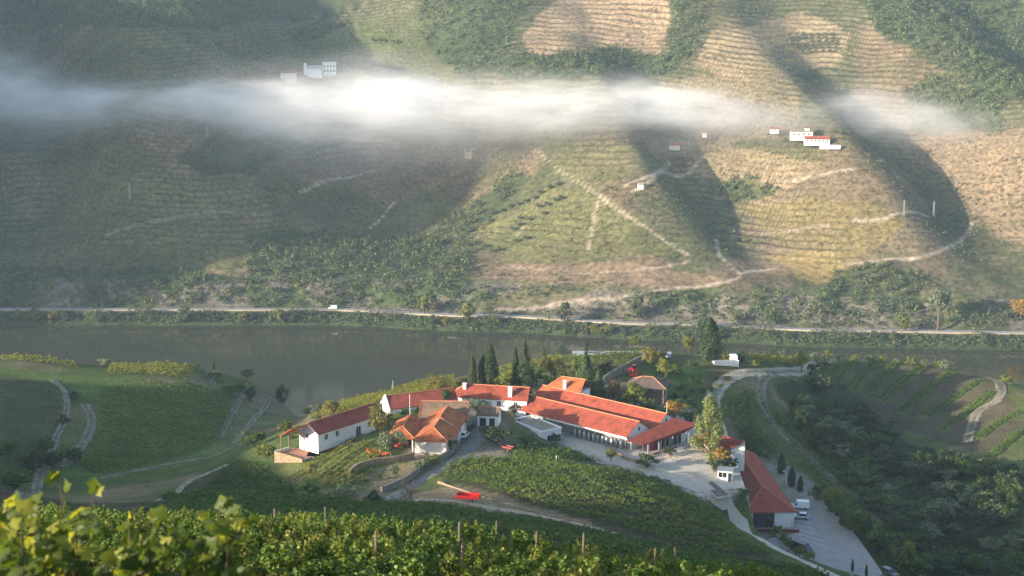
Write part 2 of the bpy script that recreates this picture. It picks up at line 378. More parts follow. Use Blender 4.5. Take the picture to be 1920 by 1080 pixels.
# far land
fx = np.concatenate([np.arange(-900, -470, 14.), np.arange(-470, 470, 2.4), np.arange(470, 901, 14.)])
fy = np.concatenate([np.arange(622, 800, 9.), np.arange(800, 1330, 1.45), np.arange(1330, 1700, 20.)])
X, Y = np.meshgrid(fx, fy); Z = far_z(X, Y); px, py = proj(X, Y, Z)
FC = np.empty(X.shape + (3,)); n1 = fbm(X, Y, 60, 4); n2 = fbm(X + 99, Y, 14, 3)
FC[:] = OLIVE * .95; k = sst(-.05, .45, n1 + .3 * n2)[..., None]; FC = FC * (1 - k) + (DRY * .72) * k
WOODS = {
 'a': [(455,440),(600,430),(730,450),(800,440),(880,380),(950,320),(1000,330),(930,400),(880,450),(890,520),(930,560),(820,580),(700,570),(560,545),(470,520)],
 'b': [(340,300),(400,255),(470,240),(560,270),(480,330),(380,330)],
 'c': [(0,505),(200,500),(450,520),(700,560),(700,580),(0,580)],
 'd': [(790,0),(1010,-20),(960,60),(940,130),(880,150),(800,100),(780,50)],
 'e': [(900,120),(1130,95),(1280,110),(1260,140),(1100,150),(930,150)],
 'f': [(1260,-20),(1330,-20),(1310,60),(1290,110),(1250,110)],
 'g': [(1590,-30),(1920,-30),(1930,190),(1880,190),(1800,150),(1700,90),(1650,60)],
 'h': [(1690,170),(1740,140),(1880,180),(1880,240),(1720,240)],
 'i': [(1560,510),(1680,490),(1740,540),(1720,600),(1550,560)],
 'j': [(1180,550),(1400,570),(1540,560),(1700,600),(1900,570),(1930,605),(1400,605),(1190,590)],
 'k': [(0,-30),(650,-30),(640,25),(400,55),(0,50)],
 'l': [(1340,340),(1440,335),(1460,360),(1360,385)],
 'm': [(550,60),(620,48),(660,30),(600,75),(560,85)],
}
WMASK = np.zeros(X.shape, bool)
jx = px + 14 * fbm(X, Y, 20, 2); jy = py + 10 * fbm(X + 40, Y, 20, 2)
FAR_PAINT = [
 ([(990,110),(980,60),(1060,-20),(1260,-20),(1240,100),(1130,95)], TAN * .95, .85),
 ([(1300,125),(1330,60),(1500,25),(1600,60),(1580,115),(1500,140),(1340,150)], DRY * 1.15, .8),
 ([(930,500),(1200,495),(1370,530),(1100,575),(930,590)], TAN * .75, .8),
 ([(1230,150),(1500,140),(1500,260),(1300,270),(1250,220)], DRY, .7),
 ([(1270,260),(1480,290),(1560,320),(1480,360),(1290,330)], DRY * 1.1, .7),
 ([(1700,255),(1930,240),(1930,460),(1870,440)], TAN * .85, .7),
 ([(1380,390),(1620,370),(1700,420),(1560,520),(1480,470)], np.array((.15, .125, .05)), .7),
 ([(895,440),(1040,345),(1130,358),(1290,470),(1100,488),(960,500)], np.array((.112, .116, .05)), .85),
 ([(1030,260),(1240,280),(1250,320),(1160,345),(1040,330)], np.array((.105, .11, .052)), .7),
 ([(190,330),(420,330),(440,420),(560,480),(420,510),(180,440)], np.array((.09, .10, .04)), .7),
 ([(380,110),(560,60),(700,40),(800,90),(660,100),(520,120)], np.array((.075, .10, .035)), .7),
 ([(1430,480),(1560,470),(1590,520),(1530,530)], np.array((.26, .2, .08)), .6),
]
for pl, c, kk in FAR_PAINT: paint(FC, inpoly(pl, jx, jy), c, kk)
for kname, pl in WOODS.items():
    m = inpoly(pl, jx, jy); WMASK |= m; paint(FC, m, SCRUB * 1.25, .8)
wb = Y - cosint(X, _bx, _by)
paint(FC, (wb > 21) & (Z < 24), SCRUB * 1.8, .6)
paint(FC, (wb > 21) & (Z < 22) & (n2 + .5 * n1 > .12), ROCK * .75, .8)
paint(FC, (wb < 11), SCRUB * 1.2, .95)
# soil shows on the steep terrace banks
gyz = np.gradient(Z, axis=0) / np.gradient(Y, axis=0)
kz = terr_k(X, Y, far_z(X, Y, False)); fr = kz - np.floor(kz)
tz = sst(36, 44, Z) * (~WMASK) * tmask(X, Y)
bank = (sst(.5, .62, fr) * (1 - sst(.95, 1.0, fr)) * tz)[..., None]; vine = (sst(.02, .1, fr) * (1 - sst(.38, .48, fr)) * tz)[..., None]
FC = FC * (1 - .4 * bank) + (FC * .75 + DRY * .6) * (.4 * bank); FC = FC * (1 - .5 * vine) + (FC * .35 + OLIVE * .22) * (.5 * vine)
FAR_TRACKS = [([(1342,448),(1350,478),(1384,514),(1366,528),(1280,539),(1180,553),(1050,570),(930,581)], 3.4), ([(1388,514),(1415,508),(1445,505)], 3.6), ([(1188,358),(1215,343),(1250,322),(1315,294)], 4.2), ([(1102,468),(1112,420),(1124,366)], 2.6),
 ([(1124,366),(1170,400),(1230,440),(1292,478)], 3.0), ([(1430,436),(1500,428),(1555,421)], 3.0), ([(1600,413),(1660,409),(1738,405)], 3.4), ([(1590,495),(1660,486),(1740,478),(1795,455),(1822,418)], 3.0), ([(562,360),(620,336),(700,318)], 3.0), ([(1490,336),(1540,328),(1600,318)], 3.0), ([(738,380),(718,405),(690,430)], 2.8),
 ([(1170,348),(1230,325),(1255,300)], 3.0), ([(1000,280),(1060,325),(1124,366)], 2.4), ([(960,500),(1080,512),(1200,505),(1290,490)], 2.4), ([(1010,388),(960,450)], 1.8), ([(200,440),(330,405),(480,398)], 2.4)]
TPTS = []
for ln_, w_ in FAR_TRACKS:
    p = path_pts(ln_, 2.0, 700)[:, :2]; TPTS.append(p)
    lo_, hi_ = p.min(0) - 6, p.max(0) + 6; m = (X > lo_[0]) & (X < hi_[0]) & (Y > lo_[1]) & (Y < hi_[1]); idx = np.argwhere(m)
    d = np.full(len(idx), 1e9); xx = X[m]; yy = Y[m]
    for q in p: d = np.minimum(d, (xx - q[0]) ** 2 + ((yy - q[1]) * 1.15) ** 2)
    k_ = (1 - sst(w_ * .22, w_ * .58, np.sqrt(d) + .5 * fbm(xx, yy, 5, 2)))[:, None] * (.92 if w_ > 2.5 else .6)
    FC[m] = FC[m] * (1 - k_) + np.array((.33, .28, .22)) * k_
tag(obj('far_hillside', grid_mesh('far_hillside', fx, fy, Z, FC, M_FAR)), kind='structure')
# river
t = NT('river_water'); t.base((.034, .036, .018), .06, .5); t.b.inputs['IOR'].default_value = 1.33
nz = t.noise(.35, 3, t.geo()); t.bump(nz, .06, .25)
wm = mesh_np('river', [(-900, 540, 0), (900, 540, 0), (900, 905, 0), (-900, 905, 0)], [[0, 1, 2, 3]], MATS['river_water'])
tag(obj('river', wm), kind='structure')

# ------------------------------------------------------------------ air: even haze and the bank of mist hanging in the valley
def box_mesh(name, a, b, mat=None):
    (x0, y0, z0), (x1, y1, z1) = a, b
    V = [(x0,y0,z0),(x1,y0,z0),(x1,y1,z0),(x0,y1,z0),(x0,y0,z1),(x1,y0,z1),(x1,y1,z1),(x0,y1,z1)]
    return mesh_np(name, V, [[0,3,2,1],[4,5,6,7],[0,1,5,4],[1,2,6,5],[2,3,7,6],[3,0,4,7]], mat)
t = NT('haze_air'); t.n.remove(t.b)
pv = t.add('ShaderNodeVolumePrincipled', {'Color': (.58, .79, 1.0), 'Density': .00008, 'Anisotropy': .0}); t.t.links.new(pv.outputs[0], t.out.inputs['Volume'])
hz = obj('haze', box_mesh('haze', (-960, -260, -14), (960, 1760, 252), t.m)); tag(hz, kind='stuff')
t = NT('mist_air'); t.n.remove(t.b); pos = t.geo()
sep = t.add('ShaderNodeSeparateXYZ', {0: pos})
xo, yo, zo = sep.outputs
def curve(t, val, lo, hi, pts):
    u = t.math('DIVIDE', t.math('SUBTRACT', val, lo), hi - lo)
    fc = t.add('ShaderNodeFloatCurve', {'Value': u}); c = fc.mapping.curves[0]
    pts = [((a - lo) / (hi - lo), b) for a, b in pts]
    c.points[0].location = pts[0]; c.points[1].location = pts[-1]
    for p in pts[1:-1]: c.points.new(*p)
    fc.mapping.update(); return fc.outputs[0]
MX0, MX1 = -420., 420.
def mcol(px): return float(P(px, 200, 1040)[0])
def mz(py): return float(P(960, py, 1040)[2])
# centre height, half thickness and density of the bank along the valley
prof = [(-60,150,40,.55),(40,156,40,.55),(120,176,26,.75),(240,184,20,.85),(330,184,24,.9),(400,186,32,.9),(520,194,38,.78),(610,194,42,.75),(700,186,46,.8),(850,192,34,.8),(1000,190,30,.85),(1150,192,26,.75),(1280,198,24,.65),(1360,203,22,.6),(1430,208,22,.42),(1500,208,22,.42),(1600,204,26,.46),(1720,212,24,.42),(1800,226,22,.36),(1900,241,22,.46),(1980,245,22,.46)]
cz = curve(t, xo, MX0, MX1, [(mcol(a), (mz(b + 5) - 80) / 100) for a, b, c, d in prof])
hh = curve(t, xo, MX0, MX1, [(mcol(a), c * .41 / 100 * .98) for a, b, c, d in prof])
dd = curve(t, xo, MX0, MX1, [(mcol(a), d) for a, b, c, d in prof])
strm = t.add('ShaderNodeVectorMath', {0: pos, 1: (.42, 1.0, 1.25)}, operation='MULTIPLY').outputs[0]
warp = t.noise(.019, 6, strm, .66); warp2 = t.noise(.055, 6, strm, .68)
zz = t.math('ADD', zo, t.math('MULTIPLY', t.math('SUBTRACT', warp, .5), 38)); zz = t.math('ADD', zz, t.math('MULTIPLY', t.math('SUBTRACT', warp2, .5), 30))
dz = t.math('SUBTRACT', zz, t.math('ADD', t.math('MULTIPLY', cz, 100), 80.0))
low = t.math('ADD', 1.0, t.math('MULTIPLY', t.math('LESS_THAN', dz, 0.0), .55))
r = t.math('DIVIDE', t.math('DIVIDE', t.math('ABSOLUTE', dz), t.math('MULTIPLY', hh, 100)), low)
ry = t.math('DIVIDE', t.math('ABSOLUTE', t.math('SUBTRACT', yo, 1035)), 48)
rr = t.math('SQRT', t.math('ADD', t.math('MULTIPLY', r, r), t.math('MULTIPLY', ry, ry)))
f = t.add('ShaderNodeMapRange', {'Value': rr, 'From Min': 1.5, 'From Max': .1, 'To Min': 0, 'To Max': 1}); f.interpolation_type = 'SMOOTHSTEP'
wisp = t.add('ShaderNodeMapRange', {'Value': t.noise(.034, 7, strm, .7), 'From Min': .36, 'From Max': .64, 'To Min': .08, 'To Max': 1.3}); wisp.interpolation_type = 'SMOOTHSTEP'
den = t.math('MULTIPLY', t.math('MULTIPLY', t.math('MULTIPLY', f.outputs[0], dd), wisp.outputs[0]), .028)
veil = t.add('ShaderNodeMapRange', {'Value': rr, 'From Min': 2.6, 'From Max': .6, 'To Min': 0, 'To Max': .0045}); veil.interpolation_type = 'SMOOTHSTEP'
den = t.math('ADD', den, t.math('MULTIPLY', t.math('MULTIPLY', veil.outputs[0], wisp.outputs[0]), t.math('ADD', dd, .2)))
pv = t.add('ShaderNodeVolumePrincipled', {'Color': (1, 1, 1), 'Density': den, 'Anisotropy': .0}); t.t.links.new(pv.outputs[0], t.out.inputs['Volume'])
t.m.cycles.volume_step_rate = .25 if hasattr(t.m.cycles, 'volume_step_rate') else 1
ms = obj('mist', box_mesh('mist', (MX0, 976, 72), (MX1, 1094, 182), t.m)); tag(ms, kind='stuff')

# ------------------------------------------------------------------ plants
rnd = random.Random(11)
def unit(v): return v / (np.linalg.norm(v, axis=-1, keepdims=True) + 1e-9)
def leaves(Pc, size, rs, up=.25, outward=None, aspect=.75, bend=.18):
    """one bent diamond leaf or spray at each point -> V, F"""
    n = len(Pc); size = np.broadcast_to(np.asarray(size, float), (n,))
    nrm = unit(rs.normal(size=(n, 3)) + np.array((0, 0, up * 2)) + (0 if outward is None else outward * 2.2))
    a = unit(np.cross(nrm, rs.normal(size=(n, 3)))); b = np.cross(nrm, a)
    s = size[:, None] * .5; q = aspect
    V = np.stack([Pc - a * s + nrm * s * bend, Pc + b * s * q, Pc + a * s - nrm * s * bend, Pc - b * s * q], 1).reshape(-1, 3)
    F = np.arange(4 * n).reshape(n, 4)
    return V, F
def tube(pts, rad, n=6):
    pts = np.asarray(pts, float); m = len(pts); rad = np.broadcast_to(rad, (m,))
    d = unit(np.gradient(pts, axis=0)); ref = np.array((.31, .17, .93)); a = unit(np.cross(d, ref)); b = np.cross(d, a)
    an = np.arange(n) / n * 2 * math.pi
    V = (pts[:, None] + rad[:, None, None] * (np.cos(an)[None, :, None] * a[:, None] + np.sin(an)[None, :, None] * b[:, None])).reshape(-1, 3)
    i = np.arange(m * n).reshape(m, n); j = np.roll(i, -1, 1)
    F = np.stack([i[:-1].ravel(), j[:-1].ravel(), j[1:].ravel(), i[1:].ravel()], 1)
    return V, F
def join(parts):
    Vs, Fs, o = [], [], 0
    for V, F in parts: Vs.append(np.asarray(V, float)); Fs.append(np.asarray(F) + o); o += len(V)
    return np.concatenate(Vs), np.concatenate(Fs)
M_BARK = flat_mat('bark', (.10, .075, .055), .95, .2, 3)
M_L = {
 'green':  leaf_mat('green_leaves', [(.2, (.022, .045, .010)), (.55, (.050, .085, .018)), (.9, (.11, .135, .03))]),
 'yellowgreen': leaf_mat('yellow_green_leaves', [(.2, (.05, .065, .012)), (.55, (.12, .13, .025)), (.9, (.24, .21, .045))]),
 'olive':  leaf_mat('olive_leaves', [(.2, (.045, .055, .032)), (.55, (.095, .11, .065)), (.9, (.18, .19, .12))], .2),
 'autumn': leaf_mat('autumn_leaves', [(.15, (.05, .06, .015)), (.5, (.125, .11, .026)), (.9, (.235, .165, .042))]),
 'orange': leaf_mat('orange_leaves', [(.15, (.10, .05, .012)), (.5, (.23, .12, .02)), (.9, (.36, .21, .035))]),
 'red':    leaf_mat('russet_leaves', [(.15, (.07, .04, .02)), (.5, (.17, .085, .04)), (.9, (.28, .14, .06))]),
 'dark':   leaf_mat('dark_conifer_leaves', [(.2, (.012, .022, .009)), (.55, (.027, .042, .015)), (.9, (.06, .075, .025))], .15),
 'pine':   leaf_mat('conifer_leaves', [(.2, (.018, .034, .012)), (.55, (.04, .062, .02)), (.9, (.09, .10, .03))], .15),
 'poplar': leaf_mat('poplar_leaves', [(.2, (.06, .075, .025)), (.55, (.125, .14, .045)), (.9, (.22, .22, .08))]),
 'vine':   leaf_mat('vine_leaves', [(.15, (.035, .062, .010)), (.5, (.075, .115, .018)), (.8, (.14, .165, .03)), (.97, (.24, .20, .04))]),
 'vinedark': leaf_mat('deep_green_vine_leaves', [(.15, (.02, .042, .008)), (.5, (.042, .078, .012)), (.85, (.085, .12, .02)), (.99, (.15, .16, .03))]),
 'vinegold': leaf_mat('golden_vine_leaves', [(.15, (.09, .10, .015)), (.5, (.18, .18, .025)), (.8, (.27, .24, .04)), (.97, (.32, .22, .04))]),
 'farwood': leaf_mat('far_wood_leaves', [(.15, (.02, .032, .012)), (.5, (.045, .06, .022)), (.9, (.10, .105, .04))], .15, .12),
 'farscrub': leaf_mat('far_scrub_leaves', [(.15, (.045, .05, .02)), (.5, (.085, .085, .035)), (.9, (.17, .14, .06))], .15, .12),
 'farvine': leaf_mat('far_vine_leaves', [(.15, (.05, .06, .018)), (.5, (.10, .10, .03)), (.9, (.17, .15, .045))], .2, .05),
}
def crown_pts(clumps, n, rs, shell=.55):
    cl = np.array([c for c, r in clumps], float); r = np.array([np.broadcast_to(r_, 3) for c_, r_ in clumps], float)
    w = r.prod(1) ** (2 / 3); i = rs.choice(len(cl), n, p=w / w.sum())
    d = unit(rs.normal(size=(n, 3))); k = shell + (1 - shell) * rs.random(n) ** .6
    k = np.where(rs.random(n) < .12, k * rs.random(n) * .9, k) * (1 + .18 * rs.normal(size=n).clip(-1, 2))
    return cl[i] + d * r[i] * k[:, None], d
def make_tree(kind, seed, h=8., w=6., n=1500, leaf=.34):
    """-> (trunk V,F), (crown V,F) for a tree of height h and crown width w"""
    rs = np.random.default_rng(seed); rr = random.Random(seed); tr = []
    if kind in ('broad', 'olive', 'bush', 'umbrella'):
        th = {'broad': .22, 'olive': .28, 'bush': .04, 'umbrella': .55}[kind] * h
        cz = (h + th) / 2; rz = (h - th) / 2; cl = []
        N = 34 if kind != 'bush' else 26
        for k in range(N):
            d = unit(rs.normal(size=3)); q = .35 + .55 * rs.random()
            c = np.array((d[0] * w / 2 * q, d[1] * w / 2 * q, cz + d[2] * rz * q * (1 if d[2] > 0 else .85)))
            cl.append((c, (w * .115 * rr.uniform(.75, 1.45), w * .115 * rr.uniform(.75, 1.45), h * .095 * rr.uniform(.75, 1.3))))
        Pc, d = crown_pts(cl, n, rs)
        C_ = leaves(Pc, leaf * rs.uniform(.6, 1.25, n), rs, .3, d)
        lean = rr.uniform(-.05, .05) * h
        tr.append(tube([(0, 0, -.4), (lean * .4, 0, th * .6), (lean, lean * .5, th * 1.15), (lean, lean, cz)], [h * .035, h * .028, h * .022, h * .01]))
        for k in range(7):
            c = cl[k][0]; m = np.array((lean, lean * .5, th * 1.0)); mid = (m + c) / 2 + np.array((0, 0, -.05 * h))
            tr.append(tube([m, mid, c], [h * .016, h * .011, h * .005], 5))
    elif kind in ('cypress', 'column'):
        z = rs.random(n) ** .9; prof = np.interp(z, [0, .06, .25, .55, .85, 1], [.45, .8, 1, .85, .45, .04])
        lump = 1 + .16 * np.sin(z * 31 + rs.integers(0, 4, n) * 1.7) * .6
        an = rs.random(n) * 2 * math.pi; lump = lump * (1 + .12 * np.sin(an * 3 + z * 9))
        rad = w / 2 * prof * lump * np.sqrt(.55 + .45 * rs.random(n))
        Pc = np.stack([np.cos(an) * rad, np.sin(an) * rad, h * (.03 + .97 * z)], 1)
        d = np.stack([np.cos(an), np.sin(an), 0 * an + .5], 1)
        C_ = leaves(Pc, leaf * rs.uniform(.6, 1.2, n), rs, .0, d)
        tr.append(tube([(0, 0, -.4), (0, 0, h * .5), (0, 0, h * .92)], [h * .018, h * .012, .02]))
    elif kind == 'conifer':
        tiers = 15; Ps, Ds = [], []
        for k in range(tiers):
            f = k / (tiers - 1); zc = h * (.08 + .9 * f); r = w / 2 * (1 - f) ** .8 * rr.uniform(.8, 1.1) + .12
            nb = max(4, int(9 * (1 - f) + 3)); m = int(n * (1.15 - f) / (tiers * .65))
            ba = rs.random(nb) * 6.28; bl = r * rs.uniform(.65, 1.12, nb); i = rs.integers(0, nb, m); s = rs.random(m) ** .7
            x = np.cos(ba[i]) * bl[i] * s + rs.normal(0, .10 * r + .05, m); y = np.sin(ba[i]) * bl[i] * s + rs.normal(0, .10 * r + .05, m)
            zz = zc + h * .03 * rs.normal(size=m) - .22 * bl[i] * s + .05 * bl[i] * s * s
            Ps.append(np.stack([x, y, zz], 1)); Ds.append(np.stack([np.cos(ba[i]), np.sin(ba[i]), .6 + 0 * s], 1))
            if k % 2 == 0:
                for b in range(0, nb, 2): tr.append(tube([(0, 0, zc), (np.cos(ba[b]) * bl[b] * .8, np.sin(ba[b]) * bl[b] * .8, zc - .15 * bl[b])], [.05, .02], 4))
        Pc = np.concatenate(Ps); d = np.concatenate(Ds); C_ = leaves(Pc, leaf * rs.uniform(.6, 1.2, len(Pc)), rs, .15, d, .5)
        tr.append(tube([(0, 0, -.4), (0, 0, h * .5), (0, 0, h * .98)], [h * .02, h * .012, .02]))
    elif kind == 'poplar':
        cl = []
        for k in range(46):
            f = rs.random() ** .85; r = w / 2 * np.interp(f, [0, .12, .4, .75, 1], [.5, .9, 1, .6, .08]) * .8; a = rr.uniform(0, 6.28); q = rr.uniform(.2, 1)
            cl.append(((math.cos(a) * r * q, math.sin(a) * r * q, h * (.07 + .86 * f)), (w * .13, w * .13, h * .10 * rr.uniform(.7, 1.2))))
            if k < 12: tr.append(tube([(0, 0, h * .06 + h * .3 * f), (math.cos(a) * r * q * .7, math.sin(a) * r * q * .7, h * (.05 + .7 * f)), cl[-1][0]], [h * .01, h * .007, .02], 4))
        Pc, d = crown_pts(cl, n, rs, .4); C_ = leaves(Pc, leaf * rs.uniform(.6, 1.2, n), rs, .2, d)
        tr.append(tube([(0, 0, -.4), (0, 0, h * .4), (0, 0, h * .9)], [h * .022, h * .014, .03]))
    elif kind == 'bare':
        C_ = None
        def br(p, d, L, r, lev):
            q = p + d * L; mid = (p + q) / 2 + rs.normal(size=3) * L * .06; tr.append(tube([p, mid, q], [r, r * .8, r * .6], 5))
            if lev:
                for k in range(4 if lev > 1 else 3): br(q if k < 3 else mid, unit(d + rs.normal(size=3) * .55 + np.array((0, 0, .15))), L * rr.uniform(.55, .8), r * .55, lev - 1)
        for k in range(4): br(np.array((0., 0., -.2)), unit(np.array((rr.uniform(-.9, .9), rr.uniform(-.9, .9), 1.))), h * .36, h * .022, 3)
    return join(tr), C_
TREES = {}
def tree_proto(key, kind, mat, seed, **kw):
    t_, c_ = make_tree(kind, seed, **kw)
    TREES.setdefault(key, []).append((mesh_np(key + '_trunk', *t_, M_BARK, True), mesh_np(key + '_crown', *c_, M_L[mat]) if c_ is not None else None, kw.get('h', 8.)))
for s in range(3):
    tree_proto('broad_green', 'broad', 'green', 20 + s, h=8, w=7, n=2600, leaf=.42)
    tree_proto('broad_yellow', 'broad', 'yellowgreen', 30 + s, h=8, w=7, n=2600, leaf=.42)
    tree_proto('broad_autumn', 'broad', 'autumn', 40 + s, h=8, w=8, n=2600, leaf=.42)
    tree_proto('olive', 'olive', 'olive', 50 + s, h=5, w=5.4, n=2600, leaf=.26)
    tree_proto('bush_green', 'bush', 'green', 60 + s, h=3, w=4, n=1500, leaf=.28)
    tree_proto('bush_yellow', 'bush', 'yellowgreen', 70 + s, h=3, w=4, n=1500, leaf=.28)
    tree_proto('bush_olive', 'bush', 'olive', 80 + s, h=3, w=4, n=1500, leaf=.26)
    tree_proto('cypress', 'cypress', 'dark', 90 + s, h=12, w=2.2, n=3600, leaf=.34)
for s in range(2):
    tree_proto('bush_dark', 'bush', 'dark', 100 + s, h=3, w=4, n=1500, leaf=.28)
    tree_proto('bush_autumn', 'bush', 'autumn', 104 + s, h=3, w=4, n=1500, leaf=.28)
    tree_proto('bush_orange', 'bush', 'orange', 108 + s, h=3, w=3.6, n=1600, leaf=.26)
    tree_proto('broad_red', 'broad', 'red', 112 + s, h=7, w=5, n=1800, leaf=.34)
    tree_proto('broad_dark', 'bush', 'dark', 116 + s, h=9, w=7, n=3400, leaf=.42)
    tree_proto('thick_cypress', 'cypress', 'pine', 120 + s, h=11, w=4.6, n=4200, leaf=.4)
tree_proto('conifer', 'conifer', 'dark', 130, h=13, w=6.5, n=5200, leaf=.42)
tree_proto('small_conifer', 'conifer', 'pine', 131, h=6, w=2.6, n=1500, leaf=.3)
tree_proto('poplar', 'poplar', 'poplar', 132, h=14, w=8, n=9000, leaf=.38)
tree_proto('dark_cone', 'cypress', 'dark', 137, h=11, w=6.0, n=5200, leaf=.42)
tree_proto('bare_tree', 'bare', None, 133, h=5)
tree_proto('broad_orange', 'broad', 'orange', 134, h=6, w=6, n=2200, leaf=.34)
TREE_CNT = {}
def tree(key, px, py, top, label, cat='tree', group=None, wide=1.0, lo=150, name=None, at=None):
    """tree whose foot shows at pixel (px, py) and whose tip reaches pixel row top"""
    p = rcn(px, py, lo) if at is None else np.asarray(at, float)
    h = (py - top) * p[1] / CP / FPX / math.cos(R(15)) * 1.02
    i = TREE_CNT[key] = TREE_CNT.get(key, -1) + 1
    tm, cm, ph = TREES[key][i % len(TREES[key])]; s = h / ph
    g = float(ground(p[0], p[1]))
    r = thing(name or {'tree': 'tree', 'bush': 'bush', 'cypress': 'cypress_tree', 'olive tree': 'olive_tree', 'conifer': 'conifer_tree'}.get(cat, cat.replace(' ', '_')), label, cat, (p[0], p[1], g - .05), (i * 2.39) % 6.28, group, (s * wide, s * wide, s))
    obj('trunk', tm, r)
    if cm: obj('crown', cm, r)
    return r

# ------------------------------------------------------------------ building helpers
class B:
    def __init__(s): s.v = []; s.f = []
    def poly(s, pts):
        o = len(s.v); s.v += [tuple(p) for p in pts]; s.f.append(list(range(o, o + len(pts)))); return s
    def box(s, a, b):
        (x0, y0, z0), (x1, y1, z1) = a, b; o = len(s.v)
        s.v += [(x0,y0,z0),(x1,y0,z0),(x1,y1,z0),(x0,y1,z0),(x0,y0,z1),(x1,y0,z1),(x1,y1,z1),(x0,y1,z1)]
        s.f += [[o+i for i in q] for q in ([0,3,2,1],[4,5,6,7],[0,1,5,4],[1,2,6,5],[2,3,7,6],[3,0,4,7])]; return s
    def slab(s, pts, th):
        """polygon given by its top corners, thickened downwards"""
        n = len(pts); o = len(s.v); s.v += [tuple(p) for p in pts] + [(p[0], p[1], p[2] - th) for p in pts]
        s.f += [[o+i for i in range(n)], [o+n+i for i in reversed(range(n))]]
        for i in range(n): j = (i + 1) % n; s.f.append([o+i, o+n+i, o+n+j, o+j])
        return s
    def prism(s, prof, a, b, axis='x'):
        """profile of (across, z) pairs swept along local x or y from a to b"""
        n = len(prof); o = len(s.v)
        mk = (lambda t, q: (t, q[0], q[1])) if axis == 'x' else (lambda t, q: (q[0], t, q[1]))
        s.v += [mk(a, q) for q in prof] + [mk(b, q) for q in prof]
        s.f += [[o+i for i in reversed(range(n))], [o+n+i for i in range(n)]]
        for i in range(n): j = (i + 1) % n; s.f.append([o+i, o+j, o+n+j, o+n+i])
        return s
    def tube(s, pts, r, n=8):
        V, F = tube(pts, r, n); o = len(s.v); s.v += [tuple(p) for p in V]; s.f += [[int(i) + o for i in q] for q in F]
        m = len(pts); s.f += [[o + i for i in reversed(range(n))], [o + (m - 1) * n + i for i in range(n)]]; return s
    def mesh(s, name, mat):
        me = bpy.data.meshes.new(name); me.from_pydata([tuple(map(float, p)) for p in s.v], [], s.f); me.update(); me.materials.append(mat)
        import bmesh
        bm = bmesh.new(); bm.from_mesh(me); bmesh.ops.recalc_face_normals(bm, faces=bm.faces); bm.to_mesh(me); bm.free(); return me
    def part(s, name, mat, parent=None, **kw): return obj(name, s.mesh(name, mat), parent, **kw)
def roof_mat(name, c, worn=.25):
    t = NT(name); p = t.coord(); a = t.noise(.5, 5, p); b = t.noise(3.2, 3, p); st = t.noise(9, 2, p)
    k = t.ramp(a, [(.22, (1 - worn * 1.9, 1 - worn * 1.5, 1 - worn * 1.2)), (.5, (1, 1, 1)), (.8, (1 + worn * .6, 1 + worn * .75, 1 + worn * .7))]); k2 = t.ramp(b, [(.3, (.82,) * 3), (.7, (1.14,) * 3)])
    w = t.add('ShaderNodeTexWave', {'Scale': 5.2, 'Distortion': .4, 'Vector': p}, wave_type='BANDS', bands_direction='X')
    t.base(t.mix(1.0, t.mix(1.0, c, k, 'MULTIPLY'), k2, 'MULTIPLY'), .85, .25); t.bump(t.math('ADD', w.outputs[0], st), .5, .05); return t.m
def wall_mat(name, c, var=.08):
    t = NT(name); p = t.geo(); a = t.noise(.8, 5, p)
    k = t.ramp(a, [(.3, (1 - var * 2,) * 3), (.65, (1.0,) * 3)])
    t.base(t.mix(1.0, c, k, 'MULTIPLY'), .9, .2); t.bump(t.noise(9, 3, p), .15, .03); return t.m
def stone_mat(name, c):
    t = NT(name); p = t.geo(); v = t.add('ShaderNodeTexVoronoi', {'Scale': 2.4, 'Vector': p}); e = t.add('ShaderNodeTexVoronoi', {'Scale': 2.4, 'Vector': p}, feature='DISTANCE_TO_EDGE')
    k = t.ramp(v.outputs['Color'], [(0, (.6,) * 3), (1, (1.35, 1.25, 1.1))]); j = t.ramp(e.outputs[0], [(0, (.45,) * 3), (.09, (1,) * 3)])
    t.base(t.mix(1.0, t.mix(1.0, c, k, 'MULTIPLY'), j, 'MULTIPLY'), .95, .1); t.bump(e.outputs[0], .7, .12); return t.m
M_TILE = roof_mat('red_roof_tiles', (.30, .068, .038), .34); M_TILE2 = roof_mat('brick_red_roof_tiles', (.25, .058, .04), .28); M_TILEO = roof_mat('orange_roof_tiles', (.40, .115, .04), .38)
M_TILED = roof_mat('weathered_roof_tiles', (.21, .135, .085), .45); M_SLATE = roof_mat('brown_slate', (.13, .095, .08), .3); M_RIDGE = flat_mat('ridge_tiles', (.52, .22, .11), .85)
M_WHITE = wall_mat('white_render', (.80, .79, .77)); M_CREAM = wall_mat('cream_render', (.72, .66, .58)); M_TRIM = flat_mat('white_trim', (.78, .78, .77), .6, .04)
M_STONE = stone_mat('brown_stone_wall', (.30, .235, .165)); M_STONEG = stone_mat('grey_stone_wall', (.24, .22, .19)); M_PALE = stone_mat('pale_stone_wall', (.42, .38, .31))
M_INSHADE = flat_mat('painted_inside_shade', (.035, .033, .032), .9); M_GATE = flat_mat('dark_blue_gate', (.045, .05, .07), .6); M_STEEL = flat_mat('steel_tank', (.30, .33, .33), .45, .12, 1, .5, .5)  # near-black sheet colour stands in for shade inside openings
M_RED = flat_mat('red_machine_paint', (.62, .025, .022), .45, .1, 2, .5); M_ORANGE = flat_mat('orange_machine_paint', (.70, .13, .03), .5, .12, 2, .4); M_RUBBER = flat_mat('rubber', (.022, .022, .022), .85)
M_TERRA = flat_mat('terracotta_floor', (.42, .20, .13), .85, .15, 2); M_CONC = flat_mat('concrete', (.37, .345, .30), .9, .15, .6); M_SAND = flat_mat('gravel_roof', (.30, .25, .19), .95, .15, .9)
